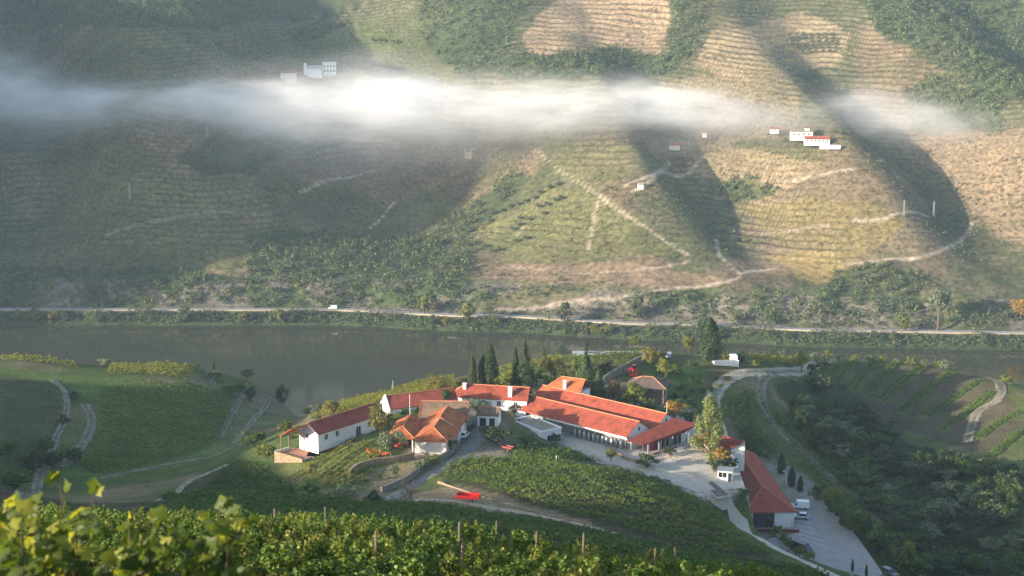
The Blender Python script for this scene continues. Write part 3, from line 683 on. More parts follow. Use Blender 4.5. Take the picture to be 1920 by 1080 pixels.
M_GREYM = flat_mat('grey_metal', (.20, .21, .23), .5, .08, 1, .5); M_WOOD = flat_mat('weathered_wood', (.17, .13, .095), .9, .2, 3); M_MAROON = flat_mat('maroon_paint', (.24, .05, .065), .8)
t = NT('window_glass'); t.base((.02, .025, .03), .06, .6); M_GLASS = t.m
def carpaint(name, c): return flat_mat(name, c, .25, .03, 1, .6)
M_SILVER = carpaint('silver_car_paint', (.62, .63, .65)); M_VANW = carpaint('white_car_paint', (.78, .79, .80)); M_BLACKP = carpaint('black_car_paint', (.02, .021, .024)); M_BLUEG = carpaint('grey_car_paint', (.09, .10, .11))
M_LAMP = flat_mat('lamp_lens', (.5, .12, .08), .3); M_HEAD = flat_mat('headlamp_lens', (.7, .7, .7), .2)

def opening(root, name, side, u, z, w, h, D, frame=M_TRIM, pane=M_GLASS, mull=1):
    """window or door on a wall; side x0/x1/y0/y1, u along it; D = wall plane; a frame with its pane set back"""
    def q(a0, a1, z0, z1, d0, d1):
        if side[0] == 'y': s = -1 if side == 'y0' else 1; return (a0, min(D + s*d0, D + s*d1), z0), (a1, max(D + s*d0, D + s*d1), z1)
        s = -1 if side == 'x0' else 1; return (min(D + s*d0, D + s*d1), a0, z0), (max(D + s*d0, D + s*d1), a1, z1)
    f = B(); e = .09
    for a in ((u - w/2 - e, u - w/2, z - e, z + h + e), (u + w/2, u + w/2 + e, z - e, z + h + e), (u - w/2, u + w/2, z + h, z + h + e), (u - w/2, u + w/2, z - e, z)): f.box(*q(*a, .0, .07))
    for k in range(mull): uu = u - w/2 + w * (k + 1) / (mull + 1); f.box(*q(uu - .035, uu + .035, z, z + h, .0, .055))
    r = f.part(name, frame, root); g = B().box(*q(u - w/2, u + w/2, z, z + h, -.02, .02)); g.part('pane', pane, r); return r
def gable(root, L, W, he, hr, wall=M_WHITE, roof=M_TILE, oh=.4, x0=0., y0=0., zb=-2.5, endoh=.25, hip0=0., hip1=0., walls=True, ridge=True, ry=None):
    """walls and tiled roof; ridge along local x; hip0/hip1 = run of a hipped end"""
    ry = y0 + W / 2 if ry is None else ry; x1 = x0 + L; y1 = y0 + W
    if walls:
        b = B()
        if hip0 or hip1: b.prism([(y0, zb), (y1, zb), (y1, he - .16), (y0, he - .16)], x0, x1)
        else: b.prism([(y0, zb), (y1, zb), (y1, he - .14), (ry, hr - .14), (y0, he - .14)], x0, x1)
        b.part('wall', wall, root)
    ef = (hr - he) / (ry - y0); eb = (hr - he) / (y1 - ry); zf = he - oh * ef; zk = he - oh * eb
    a0 = x0 - (oh if hip0 else endoh); a1 = x1 + (oh if hip1 else endoh); r0 = x0 + hip0 if hip0 else a0; r1 = x1 - hip1 if hip1 else a1
    m = B(); m.slab([(a0, y0 - oh, zf), (a1, y0 - oh, zf), (r1, ry, hr), (r0, ry, hr)], .16); m.slab([(a1, y1 + oh, zk), (a0, y1 + oh, zk), (r0, ry, hr), (r1, ry, hr)], .16)
    if hip0: m.slab([(a0, y1 + oh, zk), (a0, y0 - oh, zf), (r0, ry, hr)], .16)
    if hip1: m.slab([(a1, y0 - oh, zf), (a1, y1 + oh, zk), (r1, ry, hr)], .16)
    rf = m.part('roof', roof, root)
    if ridge:
        c = B().tube([(r0, ry, hr + .03), (r1, ry, hr + .03)], .13, 6)
        for hp, rx, ax in ((hip0, r0, a0), (hip1, r1, a1)):
            if hp: c.tube([(rx, ry, hr + .02), (ax, y0 - oh, zf + .02)], .10, 6); c.tube([(rx, ry, hr + .02), (ax, y1 + oh, zk + .02)], .10, 6)
        c.part('ridge', M_RIDGE, rf)
    return rf
def chimney(root, x, y, z0, z1, s=.42):
    c = B().box((x - s, y - s, z0), (x + s, y + s, z1)).part('chimney', M_WHITE, root)
    B().box((x - s - .08, y - s - .08, z1), (x + s + .08, y + s + .08, z1 + .14)).part('cap', M_TRIM, c)
def house(name, label, o, ang, cat='building'): return thing(name, label, cat, o, R(ang))

# --- white farmhouse with porch terrace
h = house('farmhouse', 'long white two-storey farmhouse with dark red roof above a stone terrace', (-45.4, 315.8, 96.6), 51)
gable(h, 22.0, 6.4, 5.1, 7.0, roof=M_TILE2)
for u, z in ((2.6, 2.9), (6.2, 2.9), (17.0, 2.7), (20.0, 2.7)): opening(h, 'window', 'y0', u, z, 1.0, 1.25, 0.0)
opening(h, 'door', 'y0', 13.2, 1.2, 1.5, 2.4, 0.0, pane=M_GLASS)
opening(h, 'window', 'x0', 3.6, 3.0, .95, 1.2, 0.0); opening(h, 'door', 'x0', 3.4, .05, 1.3, 2.3, 0.0, pane=M_CREAM)
B().box((-.03, -.03, -.6), (12, 0.0, .45)).part('plinth', M_MAROON, h)
pr = B().slab([(-5.2, 7.6, 4.2), (-5.2, 3.4, 6.75), (-.27, 3.4, 6.75), (-.27, 7.6, 4.2)], .16).part('porch_roof', M_TILEO, h)
for y in (7.2,): B().box((-5.0, y, .0), (-4.75, y + .25, 4.1)).part('post', M_WOOD, h); B().box((-2.6, y, .0), (-2.4, y + .22, 4.1)).part('post', M_WOOD, h)
B().box((-5.0, 6.95, 3.9), (-.02, 7.15, 4.08)).part('beam', M_WOOD, h)
te = house('terrace', 'tiled terrace on a high brown stone base in front of the white gable', (-45.4, 315.8, 96.6), 51)
B().box((-6.4, -1.4, -4.5), (-.04, 8.2, -.06)).part('stone_base', M_STONE, te); B().box((-6.2, -1.2, -.06), (-.05, 8.0, .0)).part('floor', M_TERRA, te)
B().box((-6.4, -1.4, -.06), (-6.1, 8.2, .65)).part('parapet', M_STONE, te); B().box((-6.1, 7.92, -.06), (-2.0, 8.2, .65)).part('parapet', M_CREAM, te)
B().box((-6.1, -1.4, -.06), (-3.2, -1.12, .5)).part('parapet', M_PALE, te); B().box((-7.0, -2.6, -4.2), (-5.4, -1.4, -1.0)).part('stone_step', M_STONE, te)
# --- second house along the ridge
h = house('farmhouse_wing', 'single-storey white wing with dark red roof and white gable parapet beside the golden vines', (-31.0, 345.6, 96.2), 24)
gable(h, 18.5, 6.2, 3.0, 5.4, roof=M_TILE2, endoh=.12)
B().prism([(-.5, 2.6), (3.1, 5.75), (6.7, 2.6), (6.7, 2.3), (3.1, 5.2), (-.5, 2.3)], -.42, -.13).part('gable_parapet', M_TRIM, h)
for u in (3.5, 7.5, 11.5): opening(h, 'window', 'y0', u, 1.0, 1.0, 1.2, 0.0)
h = house('cross_wing', 'low white wing with red roof and square white chimneys behind the grey olive tree', (-16.2, 361.2, 95.0), -12)
gable(h, 20.5, 6.6, 3.1, 5.5, roof=M_TILE, hip0=3.2); chimney(h, 3.2, 2.2, 3.6, 5.9); chimney(h, 15.9, .9, 2.6, 5.9, .5)
for u in (5, 9, 13, 17.5): opening(h, 'window', 'y0', u, .9, 1.0, 1.3, 0.0)
B().box((-.05, -1.0, -2), (20.4, -.72, .9)).part('garden_wall', M_WHITE, h)
# --- hipped barns
h = house('hipped_barn', 'white barn with bright orange stepped hip roof beside the farmyard', (-15.2, 311.0, 97.6), 81)
gable(h, 10.6, 7.4, 3.9, 5.75, M_CREAM, M_TILEO, .45, hip0=3.6, endoh=.05)
r2 = B(); gable(h, 9.2, 9.0, 3.9, 6.25, M_CREAM, M_TILEO, .4, x0=10.75, y0=-.9, hip1=0, endoh=.15)
for x in (3.0, 6.0, 9.0): B().box((x, -1.05, -1.5), (x + .2, -.85, 3.6)).part('post', M_TRIM, h)
B().slab([(1.2, -1.5, 3.45), (10.7, -1.5, 3.45), (10.7, -.42, 3.66), (1.2, -.42, 3.66)], .12).part('lean_to_roof', M_TILEO, h)
opening(h, 'garage_door', 'y0', 5.0, -.0, 3.0, 2.9, 0.0, M_GREYM, M_INSHADE, 0)
B().box((-.02, -.05, -1.5), (0.0, 7.45, .55)).part('plinth', M_STONEG, h)
h = house('open_shed', 'open-fronted shed with orange hip roof sheltering a red tractor', (-23.0, 314.3, 97.4), 84)
gable(h, 13.5, 6.0, 3.7, 5.2, roof=M_TILEO, hip0=3.4, walls=False)
B().box((13.0, 0, -2), (13.3, 6.0, 3.7)).part('wall', M_CREAM, h); B().box((3.5, 5.8, -2), (13.0, 6.05, 3.6)).part('wall', M_STONE, h); B().box((-.2, -.2, -2.2), (13.2, 6.2, -.05)).part('stone_base', M_STONE, h)
for y in (.1, 5.7): B().box((.05, y, -.05), (.3, y + .25, 3.6)).part('post', M_CREAM, h)
h = house('old_tiled_house', 'old house with weathered grey-brown tile roof edged in orange behind the barns', (-22.4, 331.9, 97.4), -2)
gable(h, 11.4, 9.5, 3.3, 6.5, M_CREAM, M_TILED, .4, endoh=.2, y0=-2.6, ry=3.5)
for x in (-.32, 11.5): B().slab([(x, -3.1, 3.12), (x + .26, -3.1, 3.12), (x + .26, 3.5, 6.62), (x, 3.5, 6.62)], .3).part('verge', M_TILEO, h)
h = house('loggia', 'small white loggia with dark openings behind the grey olive tree', (-8.6, 335.0, 97.2), -8)
gable(h, 5.2, 5.0, 3.4, 4.6, M_WHITE, M_TILED, .3); opening(h, 'opening', 'y0', 1.4, .0, 1.6, 2.5, 0.0, M_TRIM, M_INSHADE, 0); opening(h, 'opening', 'y0', 3.7, .0, 1.4, 2.5, 0.0, M_TRIM, M_INSHADE, 0)
# --- winery: two long gables side by side
h = house('winery', 'long white winery hall with two parallel red tiled gables', (2.2, 356.2, 91.5), -41.6)
for nm, x0, x1, y0, yr, y1, he, hr in (('front', -1.8, 35.2, -.3, 4.9, 9.5, 4.05, 6.75), ('rear', -4.2, 37.0, 9.5, 14.0, 19.2, 4.35, 7.15)):
    gable(h, x1 - x0, y1 - y0, he, hr, M_WHITE, M_TILE, .12 if nm == 'front' else .3, x0, y0, walls=False, endoh=.0, ry=yr)
B().prism([(1.9, -3), (9.5, -3), (9.5, 3.95), (4.9, 6.55), (1.9, 4.9)], 34.6, 35.0).part('gable_wall', M_WHITE, h)
B().prism([(9.5, -3), (19.0, -3), (19.0, 4.2), (14.0, 6.95), (9.5, 4.2)], 36.4, 36.8).part('gable_wall', M_WHITE, h)
B().prism([(-.3, 3.55), (1.9, 3.55), (1.9, 4.9), (4.9, 6.55), (1.9, 5.0), (-.3, 3.85)], 34.7, 35.0).part('gable_brow', M_WHITE, h)
B().box((-1.5, 1.9, -3), (34.6, 2.1, 4.7)).part('front_wall', flat_mat('eave_shade_render', (.22, .23, .22), .9, .15, .8), h); B().box((-4, 18.8, -3), (36.4, 19.0, 4.2)).part('rear_wall', M_WHITE, h)  # eave shade is put into the front wall's grey
B().box((-1.8, 2.1, -3), (-1.5, 9.5, 4.0)).part('end_wall', M_WHITE, h); B().box((-4.2, 9.5, -3), (-3.9, 19, 4.5)).part('end_wall', M_WHITE, h)
for z in (5.0, 5.4): opening(h, 'vent', 'x1', 4.9 if z == 5.0 else 14.0, z - .5, .5, .8, 35.0 if z == 5.0 else 36.8, M_GREYM, M_INSHADE, 0)
B().box((9, -.28, 3.45), (35.0, .0, 3.85)).part('eave_beam', M_TRIM, h)
for k in range(9): B().box((9.4 + k * 3.15, -.25, -2.5), (9.56 + k * 3.15, -.1, 3.45)).part('column', M_GREYM, h)
for k in range(8): opening(h, 'clerestory_window', 'y0', 11.1 + k * 3.15, 2.5, 2.5, .9, 1.9, M_TRIM, M_GLASS, 2)
for x in (3.5, 7.0): opening(h, 'doorway', 'y0', x, -.6, 2.4, 3.0, 1.9, M_TRIM, M_INSHADE, 0)
B().tube([(36.9, 14.0, 6.6), (36.9, 14.0, 10.2)], .06, 6).part('flagpole', M_TRIM, h)
for k in range(11):                                            # steel tanks standing under the eave
    tk = thing('steel_tank', 'grey steel wine tank standing under the winery eave', 'tank', tuple(Matrix.Translation((2.2, 356.2, 91.5)) @ Matrix.Rotation(R(-41.6), 4, 'Z') @ Vector((18.2 + k * 1.45, .75, -.05))), 0, 'steel tanks along the winery front')
    a = np.arange(0, 14) / 14 * 6.2832; zz = [(0.45, .15), (.55, .3), (.55, 2.0), (.25, 2.35), (.12, 2.5)]
    if k == 0:
        V = np.array([(r_ * math.cos(q), r_ * math.sin(q), z_) for r_, z_ in zz for q in a]); n = 14
        F = [[i * n + j, i * n + (j + 1) % n, (i + 1) * n + (j + 1) % n, (i + 1) * n + j] for i in range(4) for j in range(n)]
        TM = mesh_np('tank_body', V, F, M_STEEL, True); LM = None
        LM = B().box((-.05, -.05, -.1), (.05, .05, .32)).mesh('tank_leg', M_GREYM)
    obj('body', TM, tk)
    for q in (0.6, 2.7, 4.8): obj('leg', LM, tk, (.4 * math.cos(q), .4 * math.sin(q), 0))
# --- flat-roofed office
h = house('flat_roofed_office', 'white flat-roofed office with gravel roof before the winery', (-.2, 348.4, 91.6), -54.5)
B().box((0, 0, -3), (13, 6.3, 3.35)).part('wall', M_WHITE, h); rf = B().box((.25, .25, 3.35), (12.75, 6.05, 3.42)).part('roof', M_SAND, h)
B().box((-.12, -.12, 3.35), (13.12, .25, 3.72)).box((-.12, 6.05, 3.35), (13.12, 6.42, 3.72)).box((-.12, .25, 3.35), (.25, 6.05, 3.72)).box((12.75, .25, 3.35), (13.12, 6.05, 3.72)).part('parapet', M_TRIM, rf)
for u, w in ((3.0, 2.6), (7.4, 1.0), (10.8, 3.2)): opening(h, 'window', 'y0', u, .9, w, 1.2, 0.0, M_TRIM, M_CREAM if w < 3 else M_GLASS, 2)
opening(h, 'window', 'x1', 3.0, 1.1, 2.2, 1.1, 13.0)
# --- tasting pavilion at the end of the winery
W3 = lambda px, py, z: tuple(PZ(px, py, z))
pv_o = PZ(1207, 834, 94.4); h = house('tasting_pavilion', 'glass-fronted pavilion under a broad red roof at the end of the winery', (float(pv_o[0]), float(pv_o[1]), 91.2), 0)
L3 = lambda px, py, z: tuple(np.array(W3(px, py, z)) - np.array((pv_o[0], pv_o[1], 91.2)))
rf = B().slab([L3(1174, 826, 95.5), L3(1207, 834, 94.4), L3(1281, 811, 94.4), L3(1310, 795, 95.9), L3(1262, 783, 97.6), L3(1248, 791, 97.2)], .18).part('roof', M_TILE2, h)
B().slab([L3(1284, 801, 95.5), L3(1309, 805, 94.6), L3(1309, 793, 96.2)], .12).part('gable_panel', M_TRIM, h)
ax = np.array(L3(1275, 815, 94.2)) - np.array(L3(1215, 833, 94.2)); ln = math.hypot(ax[0], ax[1]); ax = ax / ln; pn = np.array((-ax[1], ax[0], 0))
def along(s, d, z): return tuple(np.array((0, 0, 0)) + np.array(L3(1215, 833, 94.2)) * (1, 1, 0) + ax * s * (1, 1, 0) + pn * d + np.array((0, 0, z)))
B().slab([along(2, 1.4, 3.0), along(ln - 2.2, 1.4, 3.0), along(ln - 2.2, 1.7, 3.0), along(2, 1.7, 3.0)], 5).part('back_wall', M_MAROON, h)
for k in range(6):
    s0 = 4.6 + k * 1.5; g = B().slab([along(s0, 1.05, 2.8), along(s0 + 1.3, 1.05, 2.8), along(s0 + 1.3, 1.15, 2.8), along(s0, 1.15, 2.8)], 2.8).part('window', M_GLASS if k % 3 else M_GREYM, h)
    B().slab([along(s0 + 1.3, 1.0, 2.85), along(s0 + 1.42, 1.0, 2.85), along(s0 + 1.42, 1.2, 2.85), along(s0 + 1.3, 1.2, 2.85)], 2.85).part('mullion', M_TRIM, g)
B().slab([along(13.8, 1.0, 3.0), along(16.2, 1.0, 3.0), along(16.2, 1.3, 3.0), along(13.8, 1.3, 2.9)], 3.0).part('white_panel', M_WHITE, h)
for s0 in (.4, 4.4, 9.5, 14.6): B().slab([along(s0, .3, 3.0), along(s0 + .25, .3, 3.0), along(s0 + .25, .55, 3.0), along(s0, .55, 3.0)], 4.2).part('post', M_GREYM, h)
B().slab([along(-.4, -1.2, -.2), along(10.5, -1.2, -.2), along(10.5, 1.6, -.2), along(-.4, 1.6, -.2)], 2).part('deck', M_CONC, h)
for s0 in (1, 4, 7): B().slab([along(s0, -1.1, .75), along(s0 + 2.6, -1.1, .75), along(s0 + 2.6, -1.0, .75), along(s0, -1.0, .75)], .5).part('railing', M_MAROON, h)
p = PZ(1290, 842, 91.2); B().box((p[0] - pv_o[0], p[1] - pv_o[1], -.3), (p[0] - pv_o[0] + .28, p[1] - pv_o[1] + .28, 4.2)).part('post', M_GREYM, h)
# --- lean-to building behind the poplar
q = PZ(1372, 840, 94.0); h = house('lean_to_store', 'low store with single-slope red roof and white gable behind the poplar', (float(q[0]), float(q[1]), 90.6), 0)
D3 = lambda px, py, z: tuple(np.array(W3(px, py, z)) - np.array((q[0], q[1], 90.6)))
B().slab([D3(1298, 828, 93.6), D3(1372, 840, 93.6), D3(1399, 827, 95.4), D3(1318, 806, 95.4)], .16).part('roof', M_TILE2, h)
a, b_, c_, d_ = [np.array(D3(*x)) for x in ((1300, 828, 93.4), (1371, 840, 93.4), (1397, 828, 95.1), (1320, 807, 95.1))]
B().slab([a + (0, 0, -.02), b_ + (0, 0, -.02), b_ + (.05, .35, -.02), a + (.05, .35, -.02)], 5).part('front_wall', M_STONEG, h)
w_ = B(); w_.poly([b_, c_, c_ * (1, 1, 0) + (0, 0, -3), b_ * (1, 1, 0) + (0, 0, -3)]); w_.poly([b_ + (-.3, .2, 0), c_ + (-.3, .2, 0), c_ * (1, 1, 0) + (-.3, .2, -3), b_ * (1, 1, 0) + (-.3, .2, -3)]); w_.part('gable_wall', M_WHITE, h)
# --- house behind the winery
h = house('rear_house', 'white house with orange-red hip roof and chimney behind the winery', (8.0, 367.5, 93.8), -26)
gable(h, 11, 7.6, 4.2, 7.3, roof=M_TILEO, hip0=4.2); chimney(h, 6.4, 1.2, 4.2, 7.0); opening(h, 'window', 'x1', 3.8, 2.0, 1.0, 1.3, 11.0)
# --- lower hall beside the court
h = house('lower_hall', 'long white hall with red hip roof and dark gate beside the car court', (67.1, 316.9, 78.0), 93)
gable(h, 43, 11.4, 4.3, 6.8, M_WHITE, roof_mat('shade_lifted_roof_tiles', (.36, .075, .042), .3), .45, hip0=9.6, hip1=1.2)  # tile red lifted to offset the shade on this roof
opening(h, 'gate', 'x0', 7.4, .05, 5.0, 3.6, 0.0, M_GREYM, M_GATE, 3)
B().box((4.5, 11.42, -.5), (38, 11.52, 3.4)).part('cladding', M_GATE, h)
for u in (5, 12, 19, 26, 33): opening(h, 'window', 'y0', u, 1.6, 1.4, 1.2, 0.0)
w1 = house('low_wall', 'low maroon wall below the dark gate of the lower hall', (67.6, 313.6, 78.0), 176, 'wall')
B().box((0, 0, -.6), (9.6, .3, .85)).part('wall', M_MAROON, w1); B().box((-.05, -.05, .85), (9.65, .35, .95)).part('coping', M_CONC, w1)
# --- kiosk and weighbridge
h = house('weighbridge_kiosk', 'small white glazed kiosk with grey flat roof beside the drive', (47.9, 312.7, 91.0), -14)
B().box((0, 0, -.6), (3.4, 2.6, 2.55)).part('wall', M_WHITE, h); B().box((-.25, -.25, 2.55), (3.65, 2.85, 2.78)).part('roof', M_GREYM, h)
opening(h, 'window', 'y0', 1.15, 1.0, 1.9, 1.25, 0.0, M_TRIM, M_GLASS, 1); opening(h, 'door', 'y0', 2.85, .05, .75, 2.1, 0.0, M_GREYM, M_GLASS, 0)
p = [PZ(*x, 91.03) for x in ((1313, 905), (1336, 901), (1372, 931), (1345, 935))]
c0 = sum(p) / 4; wb = thing('weighbridge', 'sunken weighbridge platform framed by pale concrete in the yard', 'weighbridge', tuple(c0))
q4 = [x - c0 for x in p]; B().slab([x + (0, 0, .07) for x in q4], .3).part('frame', M_CONC, wb); B().slab([x * .84 + (0, 0, .10) for x in q4], .3).part('platform', flat_mat('rusty_plate', (.15, .125, .11), .8, .35, 1.2), wb)
# --- gazebo and far terrace of the estate
h = house('stone_pavilion', 'open pavilion with dark brown hip roof on stone walls among the trees', (31.6, 371.5, 94.6), -14)
gable(h, 10.0, 7.5, 3.4, 5.2, M_STONEG, M_SLATE, .6, hip0=3.6, hip1=3.6, walls=False); B().box((0, 3.5, -3), (10, 7.4, 3.3)).part('wall', M_STONEG, h)
for x in (0.1, 4.8, 9.6): B().box((x, .1, -3), (x + .3, .4, 3.3)).part('post', M_WOOD, h)
h = house('terrace_building', 'long low white building with flat grey roof on the crest above the river', (18.9, 421.0, 92.4), -2)
B().box((0, 0, -2), (30, 3.2, 1.9)).part('wall', M_WHITE, h); B().box((-.3, -.3, 1.9), (30.3, 3.5, 2.1)).part('roof', flat_mat('lead_roof', (.34, .35, .38), .6), h)
for u in (4, 10, 16, 22, 27): opening(h, 'window', 'y0', u, .4, 1.4, 1.0, 0.0)
p = rc(1345, 684, 300); h = house('lookout', 'small white concrete lookout with railing under the big dark tree', (float(p[0]) - 1, float(p[1]) - .5, float(p[2]) - .2), 2)
B().box((0, 0, -2), (7.5, 4, .9)).part('base', M_WHITE, h); B().box((.3, .3, .9), (7.2, 3.7, .95)).part('floor', M_CONC, h); B().box((0, 0, .9), (7.5, .2, 1.7)).part('railing', M_TRIM, h); B().box((5.2, .6, .95), (7.2, 3.4, 2.9)).part('hut', M_WHITE, h)

# ------------------------------------------------------------------ walls and roads that follow the ground
def wall_line(name, label, px_pts, h, th, mat, lo=150, lift=0.0):
    p = path_pts(px_pts, 2.5, lo); s = side_dir(p); L_, R_ = p[:, :2] + s * th / 2, p[:, :2] - s * th / 2
    z = ground(p[:, 0], p[:, 1]); n = len(p); b = B(); o = p[0]
    z = np.convolve(np.pad(z, 2, 'edge'), np.ones(5) / 5, 'valid')
    for i in range(n): b.v += [(L_[i,0]-o[0], L_[i,1]-o[1], z[i]-2.2-z[0]), (L_[i,0]-o[0], L_[i,1]-o[1], z[i]+h-z[0]), (R_[i,0]-o[0], R_[i,1]-o[1], z[i]+h-z[0]), (R_[i,0]-o[0], R_[i,1]-o[1], z[i]-2.2-z[0])]
    for i in range(n - 1):
        for k in range(4): b.f.append([i*4+k, i*4+(k+1)%4, i*4+4+(k+1)%4, i*4+4+k])
    b.f += [[0, 1, 2, 3], [(n-1)*4+3, (n-1)*4+2, (n-1)*4+1, (n-1)*4]]
    return tag(b.part(name, mat, None, loc=(o[0], o[1], z[0])), label, 'wall')
wall_line('stone_wall', 'grey stone retaining wall along the lane below the barn', [(845,852),(815,868),(785,888),(755,908),(715,922)], 1.3, .5, M_STONEG)
wall_line('stone_wall', 'low pale stone wall running behind the red trailer', [(822,906),(860,917),(905,932),(960,947),(1030,966),(1110,984)], .28, .4, M_STONE)
wall_line('stone_wall', 'tall grey stone wall along the lane to the stone pavilion', [(1130,722),(1150,708),(1175,694),(1205,679),(1240,670)], 2.2, .6, M_STONEG)
wall_line('stone_wall', 'crumbling brown stone terrace wall on the grassy slope below the farmhouse', [(655,895),(668,882),(700,872),(745,866),(775,860)], 1.5, .6, M_STONE)
wall_line('kerb_wall', 'pale concrete kerb wall along the drive above the car court', [(1382,905),(1412,950),(1440,990),(1475,1020),(1530,1052),(1600,1080)], .35, .35, M_CONC)
wall_line('stone_wall', 'low stone planter wall edging the winery forecourt', [(1140,842),(1165,858),(1195,868),(1215,862)], .8, .4, M_STONE)
wall_line('stone_wall', 'white-capped wall end beside the steps in the vineyard', [(1113,855),(1122,868),(1150,876),(1205,888)], .5, .5, M_PALE)
def gravel(name, c, v=.3):
    t = NT(name); p = t.geo(); k = t.ramp(t.noise(.45, 6, p), [(.25, (1 - v,) * 3), (.75, (1 + v * .5,) * 3)]); k2 = t.ramp(t.noise(6, 3, p), [(.3, (.8,) * 3), (.7, (1.15,) * 3)])
    t.base(t.mix(1.0, t.mix(1.0, c, k, 'MULTIPLY'), k2, 'MULTIPLY'), .95, .1); t.bump(t.noise(8, 3, p), .3, .05); return t.m
M_ROADP = gravel('pale_drive', (.46, .415, .345), .18); M_ROADD = gravel('dirt_track', (.22, .195, .16), .45); M_ROADW = gravel('western_track', (.15, .135, .11), .6); M_ASPH = gravel('court_asphalt', (.33, .315, .295), .2); M_ROADG = gravel('grey_lane', (.22, .20, .175), .35)
TRK = land_mat('worn_track', 1.3, .25, .45)
def track(px_pts, width, tone, lift=.12):
    """farm track: two worn ruts, grass creeping in from both sides and along the middle"""
    p = path_pts(px_pts, 1.2, 150); s = side_dir(p); q = np.array([-.62, -.5, -.38, -.24, -.08, .08, .24, .38, .5, .62]); n = len(p); ar = np.arange(n) * 1.0
    j = np.stack([fbm(ar, ar * 0 + 7.7 * k, 4, 3) for k in range(len(q))], 1) * .10
    X = p[:, None, 0] + s[:, None, 0] * (q + j) * width; Y = p[:, None, 1] + s[:, None, 1] * (q + j) * width; Z = ground(X, Y) + lift; Z[:, [0, -1]] -= .35
    a = np.abs(q)[None] + .13 * fbm(X, Y, 3.0, 2); e = sst(.40, .52, a) ; mid = (1 - sst(.06, .16, a)) * .6; k = np.maximum(e, mid)[..., None]
    col = np.asarray(tone) * (1 - k) + np.array((.075, .095, .036)) * k
    i = np.arange(X.size).reshape(X.shape); F = np.stack([i[:-1, :-1].ravel(), i[:-1, 1:].ravel(), i[1:, 1:].ravel(), i[1:, :-1].ravel()], 1)
    return tag(obj('track', mesh_np('track', np.stack([X.ravel(), Y.ravel(), Z.ravel()], 1), F, TRK, True, col.reshape(-1, 3))), kind='structure')
def road(name, px_pts, width, mat, lo=150, lift=.16, zf=ground):
    p = path_pts(px_pts, 1.6, lo); s = side_dir(p); q = np.linspace(-.5, .5, 5)
    wv = width * (1 + .12 * fbm(np.arange(len(p)) * 1.0, np.zeros(len(p)), 5, 2))
    X = p[:, None, 0] + s[:, None, 0] * q * wv[:, None]; Y = p[:, None, 1] + s[:, None, 1] * q * wv[:, None]
    zc = zf(p[:, 0], p[:, 1])[:, None]; Z = np.maximum(zf(X, Y), .0 * X) ; Z = Z * .7 + zc * .3 + lift
    Z[:, 0] -= .35; Z[:, -1] -= .35
    i = np.arange(X.size).reshape(X.shape); F = np.stack([i[:-1, :-1].ravel(), i[:-1, 1:].ravel(), i[1:, 1:].ravel(), i[1:, :-1].ravel()], 1)
    return tag(obj(name, mesh_np(name, np.stack([X.ravel(), Y.ravel(), Z.ravel()], 1), F, mat, True)), kind='structure')
M_YARD = gravel('yard_concrete', (.45, .41, .345), .18)
for pl, z in ((PADS[0][0], 91.0), ([(1040,832),(1005,802),(985,790),(1060,800),(1175,835),(1225,850),(1175,885),(1120,860)], 91.6)):
    q = np.array([PZ(a, b, z + .07) for a, b in pl]); q = q.mean(0) + (q - q.mean(0)) * .97; tag(B().poly(q).part('yard', M_YARD), kind='structure')
road('drive', [(1255,885),(1300,893),(1335,925),(1385,975),(1435,1018),(1500,1050),(1570,1083)], 5.0, M_ROADP, lift=.22)
road('drive', [(1045,812),(1090,832),(1140,858),(1190,876),(1250,890),(1300,893)], 5.5, M_ROADP, lift=.2)
road('lane', [(915,808),(890,830),(855,862),(815,885),(780,907),(745,928),(715,940)], 4.6, M_ROADG)
road('path', [(760,938),(830,938),(900,948),(980,962),(1080,982),(1160,1003)], 3.2, gravel('sandy_path', (.36, .30, .22)))
track([(1333,775),(1338,745),(1352,722),(1380,704),(1415,697),(1455,698),(1495,697)], 4.2 * 1.15, (.36, .325, .265))
track([(1452,699),(1432,712),(1426,735),(1430,758),(1445,785),(1475,818),(1515,855),(1570,905),(1640,955),(1720,1010),(1800,1075)], 2.8 * 1.15, (.20, .18, .145))
track([(1495,697),(1525,686),(1550,676),(1580,672)], 4.0 * 1.15, (.36, .325, .265))
track([(1826,700),(1862,710),(1878,730),(1868,752),(1838,768),(1824,792),(1814,830)], 2.8 * 1.15, (.20, .18, .145))
track([(98,712),(118,730),(126,755),(120,790),(106,820),(96,850)], 2.4 * .8, (.20, .185, .155))
track([(158,758),(172,785),(160,825),(125,868),(70,915),(40,945)], 3.4 * .8, (.20, .18, .145))
track([(190,897),(260,882),(330,868),(400,855),(440,838)], 2.6 * .8, (.20, .18, .145))
track([(455,742),(440,768),(425,795),(412,822)], 2.4 * .8, (.20, .185, .155))
track([(532,756),(505,750),(488,775),(462,805),(440,832)], 2.6 * .8, (.20, .185, .155))
track([(388,692),(396,708),(404,728)], 2.5 * .8, (.20, .185, .155))
track([(300,940),(340,915),(385,890),(425,872)], 1.8, (.34, .31, .26))
pk = [PZ(*x, 78.06) for x in ((1488,940),(1535,925),(1575,960),(1655,1075),(1640,1090),(1480,1090),(1440,1010),(1490,1000))]
b = B().poly(pk); tag(b.part('car_court', M_ASPH), kind='structure')
for k in range(5):
    a = PZ(1492 + k * 2, 975 + k * 8.5, 78.075); e = PZ(1520 + k * 8, 980 + k * 11.5, 78.075); d = unit((e - a)[:2]); s_ = np.array((-d[1], d[0])) * .07
    tag(B().poly([(a[0]+s_[0], a[1]+s_[1], 78.07), (a[0]-s_[0], a[1]-s_[1], 78.07), (e[0]-s_[0], e[1]-s_[1], 78.07), (e[0]+s_[0], e[1]+s_[1], 78.07)]).part('bay_line', M_TRIM), kind='structure')

